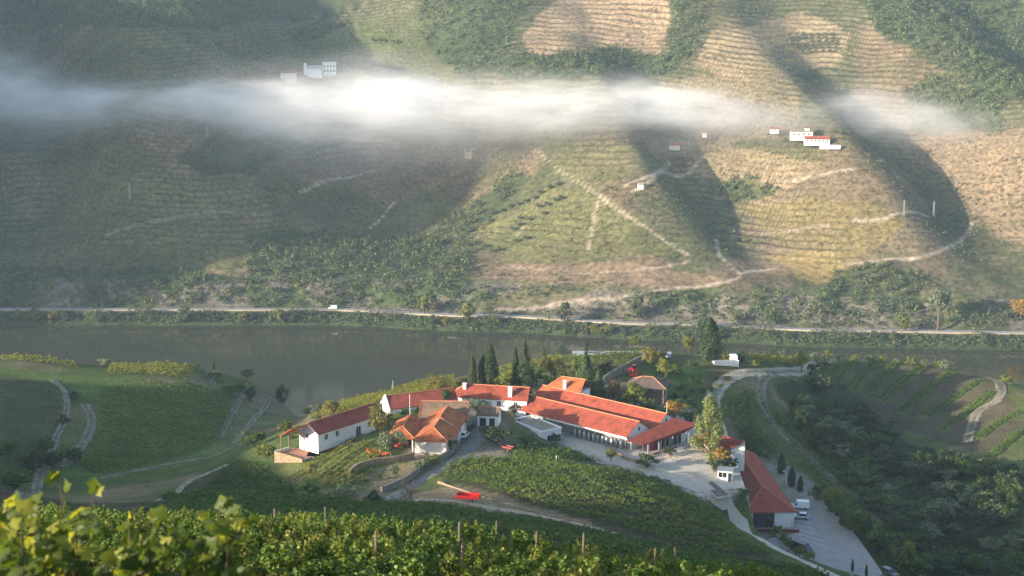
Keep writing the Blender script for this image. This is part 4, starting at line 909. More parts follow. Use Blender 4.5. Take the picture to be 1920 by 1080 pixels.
# ------------------------------------------------------------------ vehicles and machines
def wheel(root, x, y, r, w, rim=M_STEEL):
    a = np.linspace(0, 2 * math.pi, 17)[:-1]; n = 16
    pr = [(r * .55, -w/2), (r * .93, -w/2), (r, -w * .3), (r, w * .3), (r * .93, w/2), (r * .55, w/2)]
    V = np.array([(rr_ * math.cos(q), yy, rr_ * math.sin(q)) for rr_, yy in pr for q in a]); F = [[i*n+j, i*n+(j+1) % n, (i+1)*n+(j+1) % n, (i+1)*n+j] for i in range(5) for j in range(n)]
    ty = obj('wheel', mesh_np('tyre', V, F, M_RUBBER, True), root, (x, y, r))
    V = [(r*.56*math.cos(q), yy, r*.56*math.sin(q)) for yy in (-w*.38, w*.38) for q in a]; me = bpy.data.meshes.new('rim'); me.from_pydata(V, [], [list(range(n)), list(range(2*n-1, n-1, -1))]); me.materials.append(rim); obj('rim', me, ty)
def car(name, label, cat, at, rz, paint, L=4.0, W=1.72, H=1.46, van=False, wagon=False):
    r = thing(name, label, cat, at, rz); w = W / 2
    if van: low = [(-L/2, .35), (-L/2, 1.05), (L*.30, 1.05), (L*.46, .85), (L/2, .65), (L/2, .35)]; cab = [(-L*.49, 1.05), (-L*.48, H), (L*.14, H), (L*.34, 1.02)]
    elif wagon: low = [(-L/2, .34), (-L*.49, .92), (L*.2, .92), (L*.46, .78), (L/2, .6), (L/2, .34)]; cab = [(-L*.47, .92), (-L*.40, H), (L*.06, H), (L*.25, .92)]
    else: low = [(-L/2, .34), (-L*.5, .8), (-L*.46, .93), (L*.22, .93), (L*.46, .76), (L/2, .58), (L/2, .34)]; cab = [(-L*.46, .93), (-L*.34, H), (L*.05, H), (L*.26, .93)]
    b = B(); n = len(low)
    o = 0; ins = .10
    for y, k in ((-w, 0), (w, 0)): pass
    prof = [(-w + ins, .0), (-w, .14), (-w, .5), (-w + .06, 1.)]
    b.prism([(x, z) for x, z in low], -w, w, 'y')
    body = b.part('body', paint, r); bv = body.modifiers.new('bevel', 'BEVEL'); bv.width = .09; bv.segments = 3
    c = B(); m = len(cab); t_ = .14
    for s in (-1, 1): c.v += [(x, s * (w - .05 - (t_ if z > 1.2 else 0)), z) for x, z in cab]
    c.f += [list(range(m - 1, -1, -1)), list(range(m, 2 * m))] + [[i, (i + 1) % m, m + (i + 1) % m, m + i] for i in range(m)]
    cb = c.part('cabin', paint, r); bv = cb.modifiers.new('bevel', 'BEVEL'); bv.width = .07; bv.segments = 2
    def lerp(p, q, k): return tuple(np.array(p) * (1 - k) + np.array(q) * k)
    for s in (-1, 1):
        q = [(x, s * (w - .05 - (t_ if z > 1.2 else 0) + .012), z) for x, z in cab]; ce = np.mean(np.array(q), 0); x0, x1 = q[0], q[3]
        ring = [lerp(p, ce, .16) for p in q]; g = B()
        if van: ring = [(L*.12, ring[1][1], ring[1][2]), ring[2], ring[3], (L*.12, ring[3][1], ring[3][2])]
        g.poly([(a_[0], s * abs(a_[1]) + s * .004, a_[2]) for a_ in ring]).part('side_window', M_GLASS, cb)
    for i, nm in ((2, 'windscreen'), (0, 'rear_window')):
        if van and i == 0: continue
        a_, e_ = cab[i], cab[i + 1]; q = []
        for (x, z), sg in (((a_), -1), ((e_), -1), ((e_), 1), ((a_), 1)): q.append(np.array((x, sg * (w - .05 - (t_ if z > 1.2 else 0)) * .86, z)))
        ce = sum(q) / 4; nn = np.array((1.0 if i == 2 else -1.0, 0, .7)); nn /= np.linalg.norm(nn)
        B().poly([ce + (p - ce) * .84 + nn * .03 for p in q]).part(nm, M_GLASS, cb)
    for x in (-L * .31, L * .32):
        for s in (-1, 1): wheel(r, x, s * (w - .08), .31, .2)
    for s in (-1, 1):
        B().box((L/2 - .02, s * w * .68 - .17, .56), (L/2 + .015, s * w * .68 + .17, .70)).part('headlight', M_HEAD, r); B().box((-L/2 - .015, s * w * .8 - .09, .62), (-L/2 + .02, s * w * .8 + .09, .9)).part('tail_light', M_LAMP, r)
    return r
p = PZ(1501, 972, 78.1); car('car', 'silver hatchback parked beside the white wall of the lower hall', 'car', (p[0], p[1], 78.08), R(168), M_SILVER, 4.0, 1.72, 1.5)
p = PZ(1497, 953, 78.1); car('van', 'white van half hidden behind the lower hall', 'van', (p[0] + .2, p[1], 78.08), R(170), M_VANW, 4.9, 1.9, 2.1, van=True)
p = PZ(1506, 1036, 78.1); car('van', 'black covered van parked under the drive kerb', 'van', (p[0], p[1], 78.08), R(-52), M_BLACKP, 5.4, 2.0, 2.3, van=True)
p = PZ(1668, 1070, 78.1); car('car', 'dark car parked under the trees at the foot of the court', 'car', (p[0], p[1], float(ground(p[0], p[1])) + .1), R(-60), M_BLUEG, 4.3, 1.75, 1.48, wagon=True)
p = PZ(880, 806, 97.6); car('pickup', 'dark pickup parked under the barn eave', 'pickup', (p[0], p[1], 97.7), R(75), M_BLACKP, 4.8, 1.8, 1.75, wagon=True)
p = PZ(866, 820, 97.6); car('car', 'white car parked beside the hipped barn', 'car', (p[0] + .6, p[1], 97.7), R(78), M_VANW, 4.1, 1.7, 1.5)
def trailer(label, at, rz, k=1.0, M_RED=M_RED):
    r = thing('farm_trailer', label, 'trailer', at, rz, None, k); L, W = 4.6, 2.1
    B().box((-L/2, -W/2, .95), (L/2, W/2, 1.05)).part('floor', M_RED, r)
    for nm, a, b in (('side_board', (-L/2, -W/2, 1.05), (L/2, -W/2 + .06, 1.62)), ('side_board', (-L/2, W/2 - .06, 1.05), (L/2, W/2, 1.62)), ('tail_board', (L/2 - .06, -W/2 + .06, 1.05), (L/2, W/2 - .06, 1.62)), ('head_board', (-L/2, -W/2 + .06, 1.05), (-L/2 + .06, W/2 - .06, 1.8))):
        bd = B().box(a, b).part(nm, M_RED, r)
        if nm == 'side_board':
            s = -1 if a[1] < 0 else 1
            for x in (-1.5, 0, 1.5): B().box((x - .05, (s * W/2) - .01 if s > 0 else -W/2 - .05, .98), (x + .05, s * W/2 + .05 if s > 0 else -W/2 + .01, 1.64)).part('rib', M_RED, bd)
    B().box((-1.8, -.4, .7), (2.0, -.28, .95)).box((-1.8, .28, .7), (2.0, .4, .95)).part('chassis', M_RED, r)
    B().tube([(-2.0, -.3, .75), (-3.6, 0, .62)], .06).tube([(-2.0, .3, .75), (-3.6, 0, .62)], .06).part('drawbar', M_RED, r)
    B().tube([(-2.35, -.5, 1.75), (-2.35, -.3, 2.35), (-2.35, .3, 2.35), (-2.35, .5, 1.75)], .035).part('headframe', M_WOOD, r)
    for s in (-1, 1): wheel(r, .7, s * (W/2 - .1), .42, .28)
    return r
p = PZ(878, 944, 100.6); p = rc(878, 942, 200); trailer('bright red farm trailer standing on the sandy path by the vineyard wall', (p[0], p[1], p[2] + .12), R(-8))
p = rc(952, 845, 200); trailer('dusty red trailer parked among stones at the edge of the farmyard', (p[0], p[1], p[2] + .1), R(-35), .62, flat_mat('faded_red_paint', (.27, .07, .06), .8, .2, 2))
def tractor(label, at, rz):
    r = thing('tractor', label, 'tractor', at, rz)
    b = B().prism([(-.4, .6), (1.9, .6), (1.9, 1.15), (1.7, 1.3), (-.4, 1.35)], -.38, .38, 'y').part('hood', M_RED, r); bv = b.modifiers.new('bevel', 'BEVEL'); bv.width = .06; bv.segments = 2
    B().box((-1.5, -.5, .65), (-.4, .5, 1.05)).part('chassis', M_GREYM, r); B().box((-1.35, -.28, 1.05), (-.85, .28, 1.2)).box((-1.45, -.28, 1.2), (-1.33, .28, 1.65)).part('seat', M_RUBBER, r)
    for s in (-1, 1): wheel(r, -1.1, s * .72, .72, .38, M_RED); wheel(r, 1.3, s * .62, .42, .24, M_RED); B().box((-1.7, s * .7 - .2, 1.46), (-.6, s * .7 + .2, 1.52)).part('mudguard', M_RED, r)
    B().tube([(-1.5, -.5, 1.0), (-1.55, -.5, 2.3), (-1.55, .5, 2.3), (-1.5, .5, 1.0)], .04).part('roll_bar', M_GREYM, r); B().tube([(-.55, 0, 1.3), (-.75, 0, 1.6)], .03).part('steering_column', M_GREYM, r); B().tube([(1.1, .25, 1.3), (1.1, .25, 2.0)], .035).part('exhaust', M_GREYM, r)
    return r
M4 = Matrix.Translation((-23.0, 314.3, 97.4)) @ Matrix.Rotation(R(84), 4, 'Z'); tractor('red tractor under the open orange-roofed shed', tuple(M4 @ Vector((3.4, 3.6, -.05))), R(76 + 160))
def cultivator(label, at, rz):
    r = thing('cultivator', label, 'cultivator', at, rz); b = B()
    for y in (-1.1, 0, 1.1): b.box((-.9, y - .05, .75), (.9, y + .05, .87))
    for x in (-.9, .85): b.box((x, -1.2, .77), (x + .1, 1.2, .89))
    b.part('frame', M_ORANGE, r); B().tube([(-.9, -.4, .85), (-1.1, 0, 1.7), (-.9, .4, .85)], .06).part('hitch', M_ORANGE, r)
    for i, (x, y) in enumerate([(x, y) for x in (-.6, .0, .6) for y in (-.9, -.3, .3, .9)]): B().tube([(x, y, .8), (x + .22, y, .55), (x + .15, y, .2), (x - .1, y, .02)], .035, 5).part('tine', M_ORANGE, r)
    return r
for (a, b_, l_) in ((697, 852, 'orange cultivator lying on the stones under the twisted olive tree'), (720, 857, 'orange cultivator beside the brown terrace wall below the shed')):
    p = rc(a, b_, 200); cultivator(l_, (p[0], p[1], p[2]), R(30 if a < 700 else -20))
p = rc(1187, 707, 300); r = thing('straddle_tractor', 'tall red straddle tractor parked behind the dark-roofed stone pavilion', 'tractor', (p[0], p[1], p[2]), R(-60), None, .78)
for s in (-1, 1):
    B().box((-1.4, s * .8 - .16, .55), (1.4, s * .8 + .16, 1.0)).part('side_frame', M_RED, r)
    for x in (-1.1, 1.1): B().box((x - .12, s * .8 - .12, .9), (x + .12, s * .8 + .12, 2.9)).part('leg', M_RED, r); wheel(r, x, s * .8, .48, .3, M_RED)
B().box((-1.5, -1.0, 2.8), (1.5, 1.0, 3.4)).part('engine_deck', M_RED, r); B().box((.1, -.55, 3.4), (1.2, .55, 4.7)).part('cab', M_GLASS, r); B().box((0, -.65, 4.7), (1.3, .65, 4.85)).part('cab_roof', M_RED, r); B().tube([(-1.4, 0, 3.2), (-2.4, 0, 2.6), (-3.6, 0, 1.0)], .22).part('chute', M_RED, r)
# lamp post and poles
def pole(name, label, cat, px, py, top, r_=.06, mat=M_WOOD, lo=150, group=None, arm=0.):
    p = rc(px, py, lo); h_ = (py - top) * p[1] / CP / FPX / math.cos(R(15)); q = thing(name, label, cat, (p[0], p[1], p[2]), 0, group)
    B().tube([(0, 0, -.4), (0, 0, h_)], r_, 6).part('shaft', mat, q)
    if arm: B().tube([(0, 0, h_), (-arm * .5, -.1, h_ + .35), (-arm, -.2, h_ + .45)], r_ * .8, 6).part('arm', mat, q); B().box((-arm - .5, -.32, h_ + .36), (-arm, -.08, h_ + .48)).part('lamp_head', M_TRIM, q)
    return q
pole('street_lamp', 'tall street lamp with bent arm in front of the tasting pavilion', 'lamp', 1205, 850, 826, .06, M_GREYM, arm=1.2)
pole('marker_post', 'slim white marker post standing in the lower vineyard', 'post', 1043, 868, 854, .07, M_TRIM)
pole('flagpole', 'thin pale pole beside the white wing roof', 'pole', 769, 800, 738, .05, M_TRIM)
pole('flagpole', 'thin pole rising from the golden vines on the crest', 'pole', 737, 737, 713, .05, M_TRIM)
pole('street_lamp', 'white lamp post at the back corner of the lower hall', 'lamp', 1473, 908, 885, .07, M_TRIM, arm=.4)

# ------------------------------------------------------------------ trees of the estate
G = 'cypresses beside the cross wing'
tree('cypress', 886, 726, 668, 'slender dark cypress rising behind the red wing roof', 'cypress', G, 1.55)
tree('cypress', 905, 724, 664, 'slender dark cypress rising behind the red wing roof', 'cypress', G, 1.55)
tree('cypress', 920, 724, 647, 'tallest and thickest dark cypress behind the cross wing', 'cypress', None, 2.0)
tree('cypress', 967, 724, 655, 'dark cypress close beside the tall dark conifer', 'cypress', None, 1.3)
tree('cypress', 961, 726, 680, 'short cypress at the foot of the tall dark conifer', 'cypress', None, 1.0)
tree('conifer', 984, 728, 637, 'tall dark spreading conifer behind the winery roof', 'conifer')
tree('small_conifer', 1019, 674, 643, 'small pointed conifer on the crest against the river', 'conifer')
tree('cypress', 1099, 664, 640, 'small cypress standing behind the long white terrace building', 'cypress', None, 1.2)
tree('thick_cypress', 1097, 742, 661, 'broad dark cypress behind the winery, taller of a pair', 'cypress', None, .95)
tree('thick_cypress', 1122, 752, 692, 'broad dark cypress behind the winery, shorter of a pair', 'cypress', None, 1.0)
tree('dark_cone', 1330, 676, 596, 'big dark tree standing alone beside the white lookout', 'tree', None, 1.0)
tree('small_conifer', 1443, 664, 636, 'small pointed conifer behind the bright yellow vines', 'conifer', None, .8)
tree('cypress', 1245, 752, 702, 'thin dark cypress at the corner of the stone pavilion', 'cypress', None, .8)
tree('poplar', 1330, 862, 742, 'tall pale yellow-green poplar in the winery yard', 'poplar', None, 1.15)
tree('broad_orange', 1266, 792, 749, 'glowing orange tree behind the winery gable', 'tree', None, 1.0)
tree('bush_orange', 1352, 866, 836, 'orange shrub at the foot of the poplar', 'bush', None, 1.1)
tree('bush_dark', 1346, 888, 858, 'dark round bush in front of the orange shrub', 'bush', None, 1.1); tree('bush_dark', 1368, 882, 855, 'dark bush squeezed between kiosk and lower hall', 'bush', None, .9)
tree('broad_autumn', 715, 824, 757, 'golden-leaved tree shading the end of the long farmhouse', 'tree', None, .9)
tree('olive', 733, 860, 803, 'leaning olive tree with twisted trunk before the open shed', 'olive tree', None, 1.0)
tree('olive', 842, 848, 816, 'small round olive tree at the white barn corner', 'olive tree', None, 1.1)
tree('broad_autumn', 824, 738, 698, 'bronze-leaved tree on the crest behind the wing', 'tree', None, 1.25)
tree('broad_green', 836, 760, 726, 'round green tree between the two red wings', 'tree', None, .8)
tree('olive', 902, 784, 744, 'big grey-green olive tree before the loggia', 'olive tree', None, 1.2); tree('olive', 962, 786, 757, 'small grey olive tree beside the flat-roofed office', 'olive tree', None, 1.0)
tree('bush_green', 931, 752, 736, 'clipped green bush before the cross wing', 'bush', None, 1.0)
tree('broad_yellow', 951, 730, 692, 'yellow-green tree between the cypresses and the conifer', 'tree', None, 1.0)
tree('broad_autumn', 1040, 716, 668, 'wide bronze tree on the crest behind the rear house', 'tree', None, 1.35)
tree('broad_red', 1149, 754, 710, 'russet tree beside the broad cypresses', 'tree', None, .85)
tree('broad_yellow', 1190, 768, 716, 'large yellow-green tree behind the winery ridge', 'tree', None, 1.15)
tree('broad_autumn', 1220, 692, 646, 'bronze-green tree standing beside the tall stone wall', 'tree', None, .8)
tree('broad_yellow', 1248, 712, 670, 'spreading yellow-green tree above the stone pavilion', 'tree', None, 1.0)
tree('broad_yellow', 1190, 656, 626, 'yellow tree behind the long white terrace building', 'tree', None, .9); tree('broad_yellow', 1291, 662, 626, 'yellow tree beside the big dark tree', 'tree', None, .8)
tree('broad_green', 1215, 782, 745, 'deep green tree pressed against the winery back wall', 'tree', None, 1.1); tree('broad_dark', 1290, 800, 765, 'dark tree behind the poplar', 'tree', None, 1.2)
tree('broad_dark', 1390, 682, 655, 'dark rounded tree beside the lookout', 'tree', None, .9)
tree('broad_yellow', 1502, 700, 655, 'tall yellow bush at the end of the bright yellow vines', 'tree', None, .6)
tree('olive', 1470, 667, 648, 'pale olive tree on the crest behind the yellow vines', 'olive tree', None, 1.0)
tree('broad_dark', 530, 742, 705, 'round dark tree alone above the river', 'tree', None, 1.0); tree('olive', 464, 716, 687, 'pale-topped tree on the west track', 'olive tree', None, 1.1); tree('broad_dark', 470, 754, 716, 'dark tree under the pale-topped one on the west track', 'tree', None, .8)
tree('bush_olive', 197, 684, 666, 'grey-green bush on the golden western crest', 'bush', None, 1.3); tree('cypress', 241, 678, 662, 'tiny cypress on the golden western crest', 'cypress', None, 1.2); tree('cypress', 401, 694, 667, 'small cypress at the end of the golden western field', 'cypress', None, 1.2)
tree('bush_olive', 320, 676, 661, 'pale round bush above the golden western field', 'bush'); tree('bush_olive', 345, 680, 670, 'pale shrub above the golden western field', 'bush', 'pale shrubs'); tree('bush_olive', 368, 684, 673, 'pale shrub above the golden western field', 'bush', 'pale shrubs')
tree('bush_yellow', 404, 712, 692, 'yellow shrub by the pale western track', 'bush'); tree('bush_dark', 576, 748, 734, 'dark shrub against the river below the crest', 'bush')
tree('bush_autumn', 622, 782, 745, 'tall golden bush on the bank behind the farmhouse', 'bush', None, .75); tree('bush_olive', 596, 776, 752, 'grey bush on the bank behind the farmhouse', 'bush')
tree('bush_yellow', 538, 812, 786, 'yellow-green bush behind the porch roof', 'bush', None, 1.0); tree('bush_yellow', 500, 862, 826, 'tall yellow-green bush left of the stone terrace', 'bush', None, .9); tree('bush_green', 473, 838, 806, 'dark green bush in the gully beside the track', 'bush', None, 1.2)
tree('bush_green', 580, 928, 897, 'dense dark green bush at the edge of the shaded vines', 'bush', None, 1.25); tree('bush_olive', 645, 938, 902, 'wide silver-grey olive bush at the edge of the shaded vines', 'bush', None, 1.35); tree('bush_dark', 702, 948, 918, 'dark brownish bush beside the grey lane', 'bush', None, 1.0)
tree('bare_tree', 766, 942, 892, 'leafless tree beside the lane wall', 'tree', None, 1.0)
tree('bush_olive', 790, 884, 856, 'silver olive bush below the barn wall', 'bush', None, .9); tree('bush_yellow', 812, 872, 850, 'yellow-green bush against the barn plinth', 'bush', None, 1.2); tree('olive', 740, 900, 868, 'thin young olive on the dry slope', 'olive tree', None, .7)
tree('bush_autumn', 585, 895, 864, 'thin golden shrub on the slope under the terrace', 'bush', None, .5); tree('bush_dark', 930, 832, 800, 'dark shrubbery beside the farmyard', 'bush', None, 1.4); tree('bush_dark', 915, 818, 796, 'dark green shrub at the yard edge', 'bush', None, 1.2)
tree('bush_green', 990, 838, 815, 'green shrub on the bank below the office', 'bush', None, 1.4); tree('bush_dark', 1040, 832, 812, 'dark bush at the office corner', 'bush', None, 1.1)
tree('broad_yellow', 1145, 866, 838, 'small bright young tree by the forecourt wall', 'tree', None, .8); tree('bush_dark', 1212, 878, 848, 'dark bush in front of the tasting pavilion', 'bush', None, 1.1); tree('bush_red' if 'bush_red' in TREES else 'bush_autumn', 1482, 986, 972, 'russet potted shrub against the white wall of the lower hall', 'bush', None, 1.2)
for (x, b_, t_) in ((1465, 888, 846), (1484, 912, 872), (1500, 922, 890)): tree('cypress', x, b_, t_, 'dark cypress standing behind the lower hall', 'cypress', 'cypresses behind the lower hall', 2.0)
tree('cypress', 1627, 1024, 966, 'dark cypress among the round trees beside the court', 'cypress', None, 1.3)
tree('cypress', 1598, 1072, 1046, 'small young cypress beside the court exit', 'cypress', 'young cypresses by the court exit', 1.2, 200); tree('cypress', 1624, 1082, 1056, 'small young cypress beside the court exit', 'cypress', 'young cypresses by the court exit', 1.2, 200)
for (x, b_, t_, w_, k_) in ((1532, 938, 912, 1.1, 'bush_olive'), (1560, 962, 926, 1.0, 'broad_green'), (1582, 984, 946, 1.1, 'broad_dark'), (1604, 1000, 954, 1.0, 'broad_yellow'), (1648, 1034, 986, 1.2, 'broad_green'), (1668, 1048, 1000, 1.1, 'broad_green'), (1690, 1068, 1010, 1.2, 'broad_dark'), (1720, 1082, 1030, 1.2, 'broad_green')):
    tree(k_, x, b_, t_, 'leafy tree in the line of trees along the edge of the car court', 'tree', 'trees along the car court', w_)
for i in range(16):
    f = i / 15; x = np.interp(f, [0, .35, .7, 1], [1538, 1588, 1640, 1712]) + 5 * math.sin(i * 2.1); y = np.interp(f, [0, .35, .7, 1], [938, 985, 1030, 1084])
    tree(('broad_green', 'broad_green', 'broad_yellow', 'bush_green')[i % 4], x, y, y - 34 - 16 * f - 6 * (i % 3), 'leafy tree in the line of trees along the edge of the car court', 'tree', 'trees along the car court', 1.1)
for i in range(9):
    f = i / 8; x = 1392 + f * 118; y = 925 + f * 118 + 10 * math.sin(f * 3); tree('bush_yellow' if i % 3 else 'bush_green', x + 4, y + 10, y - 12, 'green hedge shrub on the bank between drive and lower hall', 'bush', 'hedge shrubs along the drive', .9)
for i, x in enumerate(list(range(1525, 1760, 26)) + [1772, 1888]):
    y = np.interp(x, [1520, 1650, 1760, 1900], [666, 676, 688, 722]); tree(('bush_olive', 'bush_yellow', 'bush_olive', 'bush_yellow')[i % 4], x, y + 3, y - 9 - (7 if x in (1772, 1888) else 0) - (i * 5 % 6), 'pale shrub on the sunlit eastern crest', 'bush', 'shrubs along the eastern crest', 1.0)
for (x, y, s_) in ((430, 735, 18), (450, 730, 14), (60, 880, 34), (30, 915, 40), (100, 870, 26), (85, 840, 24), (140, 860, 22), (10, 850, 26), (120, 790, 14), (140, 745, 12)): tree('bush_green' if x % 20 else 'bush_dark', x, y + 5, y - s_, 'shaggy shrub growing beside the western tracks', 'bush', 'shrubs beside the western tracks', 1.1)
for (x, y, t_, k_, l_) in ((1006,724,690,'broad_green','green tree filling the gap behind the conifer'),(1070,724,692,'broad_autumn','bronze tree behind the rear house chimney'),(1028,728,700,'broad_green','green tree at the left of the rear house'),(870,736,708,'broad_autumn','golden bush by the cypresses foot'),(895,732,712,'bush_yellow','yellow shrub between the slender cypresses'),(938,728,704,'bush_yellow','yellow-green shrub right of the tallest cypress'),(1165,772,738,'broad_green','green tree behind the winery roof middle'),(1235,790,760,'bush_green','green bush behind the pavilion roof'),(1275,770,745,'broad_green','green tree behind the orange tree'),(1310,790,760,'broad_green','green tree behind the poplar top'),(1137,700,676,'bush_dark','dark bush below the terrace vines'),(1080,700,672,'broad_yellow','yellow tree beside the broad cypresses'),(1262,700,680,'bush_yellow','yellow bush on the bank above the pavilion'),(1300,690,672,'bush_olive','grey bush left of the big dark tree'),(1360,680,662,'bush_yellow','yellow shrub right of the lookout'),(1240,672,655,'bush_green','green shrub at the end of the terrace building'),(1415,690,674,'bush_yellow','yellow shrub at the track fork'),(1540,694,668,'bush_dark','dark shrub where the track meets the ravine'),(1520,705,680,'broad_dark','dark round tree above the ravine edge'),(1255,855,835,'bush_dark','dark potted bush at the pavilion steps'),(760,782,764,'bush_green','clipped green shrub in the court of the wing'),(778,778,766,'bush_green','low green shrub beside the old tiled house'),(690,800,780,'bush_yellow','yellow shrub against the farmhouse end wall')):
    tree(k_, x, y, t_, l_, 'tree' if k_.startswith('broad') else 'bush')
# scrub in the ravine: separate dark trees and bushes
rr_ = random.Random(5); rav = [(1500,750),(1545,720),(1620,775),(1700,840),(1800,860),(1920,880),(1920,1080),(1760,1080),(1680,1000),(1600,900),(1530,840),(1480,780)]; cnt = 0
while cnt < 230:
    x, y = rr_.uniform(1480, 1920), rr_.uniform(705, 1080)
    if not inpoly(rav, np.array(x), np.array(y)): continue
    s_ = rr_.uniform(18, 42); k_ = rr_.choice(['broad_dark', 'bush_dark', 'bush_green', 'broad_green', 'bush_dark', 'bush_olive', 'broad_dark'])
    tree(k_, x, y + s_ * .4, y - s_ * .6, 'dark tree or bush of the thicket filling the shaded ravine', 'tree', 'thicket in the ravine', rr_.uniform(1.0, 1.5)); cnt += 1
for i in range(70):     # bank behind the winery and knoll edge
    poly, ks, lb, gp = [([(1240,690),(1330,700),(1310,770),(1240,750)], ['bush_green', 'bush_dark'], 'green shrub on the grassy bank above the pale track', 'shrubs on the bank above the track'),
        ([(560,905),(700,850),(770,865),(700,920)], ['bush_yellow', 'bush_autumn', 'bush_green', 'bush_olive'], 'low shrub on the sunlit slope below the farmhouse', 'shrubs on the slope below the farmhouse'),
        ([(560,790),(660,760),(640,800),(520,830)], ['bush_yellow', 'bush_olive', 'bush_green'], 'scrubby bush on the bank behind the farmhouse', 'bushes on the bank behind the farmhouse'),
        ([(1330,690),(1380,695),(1345,735),(1325,770)], ['bush_dark', 'bush_autumn'], 'brown shrub on the cut beside the pale track', 'shrubs on the cut beside the track')][i % 4]
    for _ in range(50):
        x = rr_.uniform(500, 1400); y = rr_.uniform(680, 930)
        if inpoly(poly, np.array(x), np.array(y)): break
    else: continue
    s_ = rr_.uniform(6, 15); tree(rr_.choice(ks), x, y + s_ * .5, y - s_ * .5, lb, 'bush', gp, rr_.uniform(.9, 1.4))

# ------------------------------------------------------------------ vineyards: every row an object
def row_mesh(p, mat, dens, leaf, w=.75, h=1.45, seed=0):
    """a row: a cordon of wood with plant after plant of clumped leaves"""
    rs = np.random.default_rng(seed); d = np.linalg.norm(np.diff(p[:, :2], axis=0), axis=1); s = np.concatenate([[0], np.cumsum(d)]); L = s[-1]
    npl = max(3, int(L / .55)); uc = (np.arange(npl) + rs.uniform(.2, .8, npl)) / npl * L
    vig = (.85 + .45 * fbm(uc, np.full(npl, float(seed % 97) * 3), 2.6, 2) + .12 * rs.normal(size=npl)).clip(.45, 1.35)
    oc = rs.normal(0, .18, npl) * w; hc = (.35 + .55 * rs.random(npl)) * h * vig
    n = max(8, int(L * dens)); i = rs.integers(0, npl, n); dv = unit(rs.normal(size=(n, 3))); k = (.5 + .5 * rs.random(n)) * vig[i]
    u = np.clip(uc[i] + dv[:, 0] * k * .5, 0, L)
    x = np.interp(u, s, p[:, 0]); y = np.interp(u, s, p[:, 1]); z = np.interp(u, s, p[:, 2])
    dd = side_dir(p)[np.clip(np.searchsorted(s, u), 0, len(p) - 1)]; o = oc[i] + dv[:, 1] * k * w * .55
    Pc = np.stack([x + dd[:, 0] * o, y + dd[:, 1] * o, z + .2 + hc[i] + dv[:, 2] * k * h * .3], 1)
    out = np.stack([dd[:, 0] * dv[:, 1], dd[:, 1] * dv[:, 1], dv[:, 2]], 1)
    V, F = leaves(Pc, leaf * rs.uniform(.65, 1.25, n), rs, .35, out * .8)
    T = tube(p + np.array((0, 0, .55)), .05, 4)
    return join([(V, F), T]) + (len(T[1]),)
ROWN = [0]
def row(p, mat, dens, leaf, label, group, w=.75, h=1.45):
    o = p[len(p) // 2].copy(); V, F, nt = row_mesh(p, mat, dens, leaf, w, h, ROWN[0]); ROWN[0] += 1
    me = mesh_np('vine_row', V - o, F, M_L[mat]); me.materials.append(M_BARK); mi = np.zeros(len(F), np.int32); mi[len(F) - nt:] = 1; me.polygons.foreach_set('material_index', mi)
    ob = obj('vine_row', me, None, tuple(o)); return tag(ob, label, 'vine row', group)
def field(px_poly, ang, gap, mat, dens, leaf, label, group, lo=150, w=.75, h=1.45, minlen=4):
    wp = np.array([rcn(a, b, lo) for a, b in px_poly])[:, :2]; c, s = math.cos(R(ang)), math.sin(R(ang)); M2 = np.array(((c, s), (-s, c)))
    q = wp @ M2.T; v = q[:, 1].min() + gap * .4; k = 0
    while v < q[:, 1].max():
        u = np.arange(q[:, 0].min(), q[:, 0].max(), 1.0); cur = np.stack([u, v + 1.1 * np.sin(u / 33.0) + .5 * fbm(u, u * 0 + v, 18, 2)], 1)
        ins = inpoly(q, cur[:, 0], cur[:, 1]); xy = cur @ M2
        edge = np.flatnonzero(np.diff(np.concatenate([[0], ins.astype(int), [0]])))
        for a, b in zip(edge[::2], edge[1::2]):
            if b - a < minlen: continue
            seg = xy[a:b]; p = np.stack([seg[:, 0], seg[:, 1], ground(seg[:, 0], seg[:, 1])], 1); row(p, mat, dens, leaf, label, group, w, h); k += 1
        v += gap
    return k
def line_rows(px_lines, mat, dens, leaf, label, group, offs=(0,), w=.8, h=1.3, lo=150):
    for ln_ in px_lines:
        p = path_pts(ln_, 1.5, lo); s = side_dir(p)
        for o in offs: q = p[:, :2] + s * o; row(np.stack([q[:, 0], q[:, 1], ground(q[:, 0], q[:, 1])], 1), mat, dens, leaf, label, group, w, h)
field([(822,888),(858,864),(985,860),(1060,870),(1140,884),(1200,895),(1245,905),(1290,930),(1335,962),(1380,1000),(1450,1045),(1340,1040),(1180,996),(1060,966),(960,936),(900,918),(832,902)], -4, 2.4, 'vine', 50, .32, 'dense deep green vine row of the lower vineyard beside the drive', 'vine rows of the lower vineyard', 230)
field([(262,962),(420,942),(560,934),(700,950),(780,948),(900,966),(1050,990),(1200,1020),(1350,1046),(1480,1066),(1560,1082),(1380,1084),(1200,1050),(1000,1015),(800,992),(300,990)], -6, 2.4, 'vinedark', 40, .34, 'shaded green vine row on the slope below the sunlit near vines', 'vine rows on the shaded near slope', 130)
field([(185,730),(330,716),(440,745),(432,790),(410,830),(330,860),(180,893),(150,880),(185,800)], -12, 2.6, 'vine', 18, .46, 'green vine row across the shaded western valley', 'vine rows across the western valley')
field([(203,688),(350,676),(376,692),(352,718),(196,702)], 10, 2.2, 'vinegold', 26, .4, 'golden vine row on the lit western crest', 'golden vine rows on the western crest')
field([(0,668),(140,682),(150,690),(0,680)], 5, 2.2, 'vinegold', 26, .4, 'golden vine row along the top of the western hill', 'golden vine rows on top of the western hill')
field([(575,788),(640,757),(720,739),(800,718),(850,704),(870,735),(800,742),(720,756),(640,780)], 38, 2.0, 'vinegold', 34, .34, 'yellow-green vine row on the crest behind the farmhouse', 'vine rows on the crest behind the farmhouse')
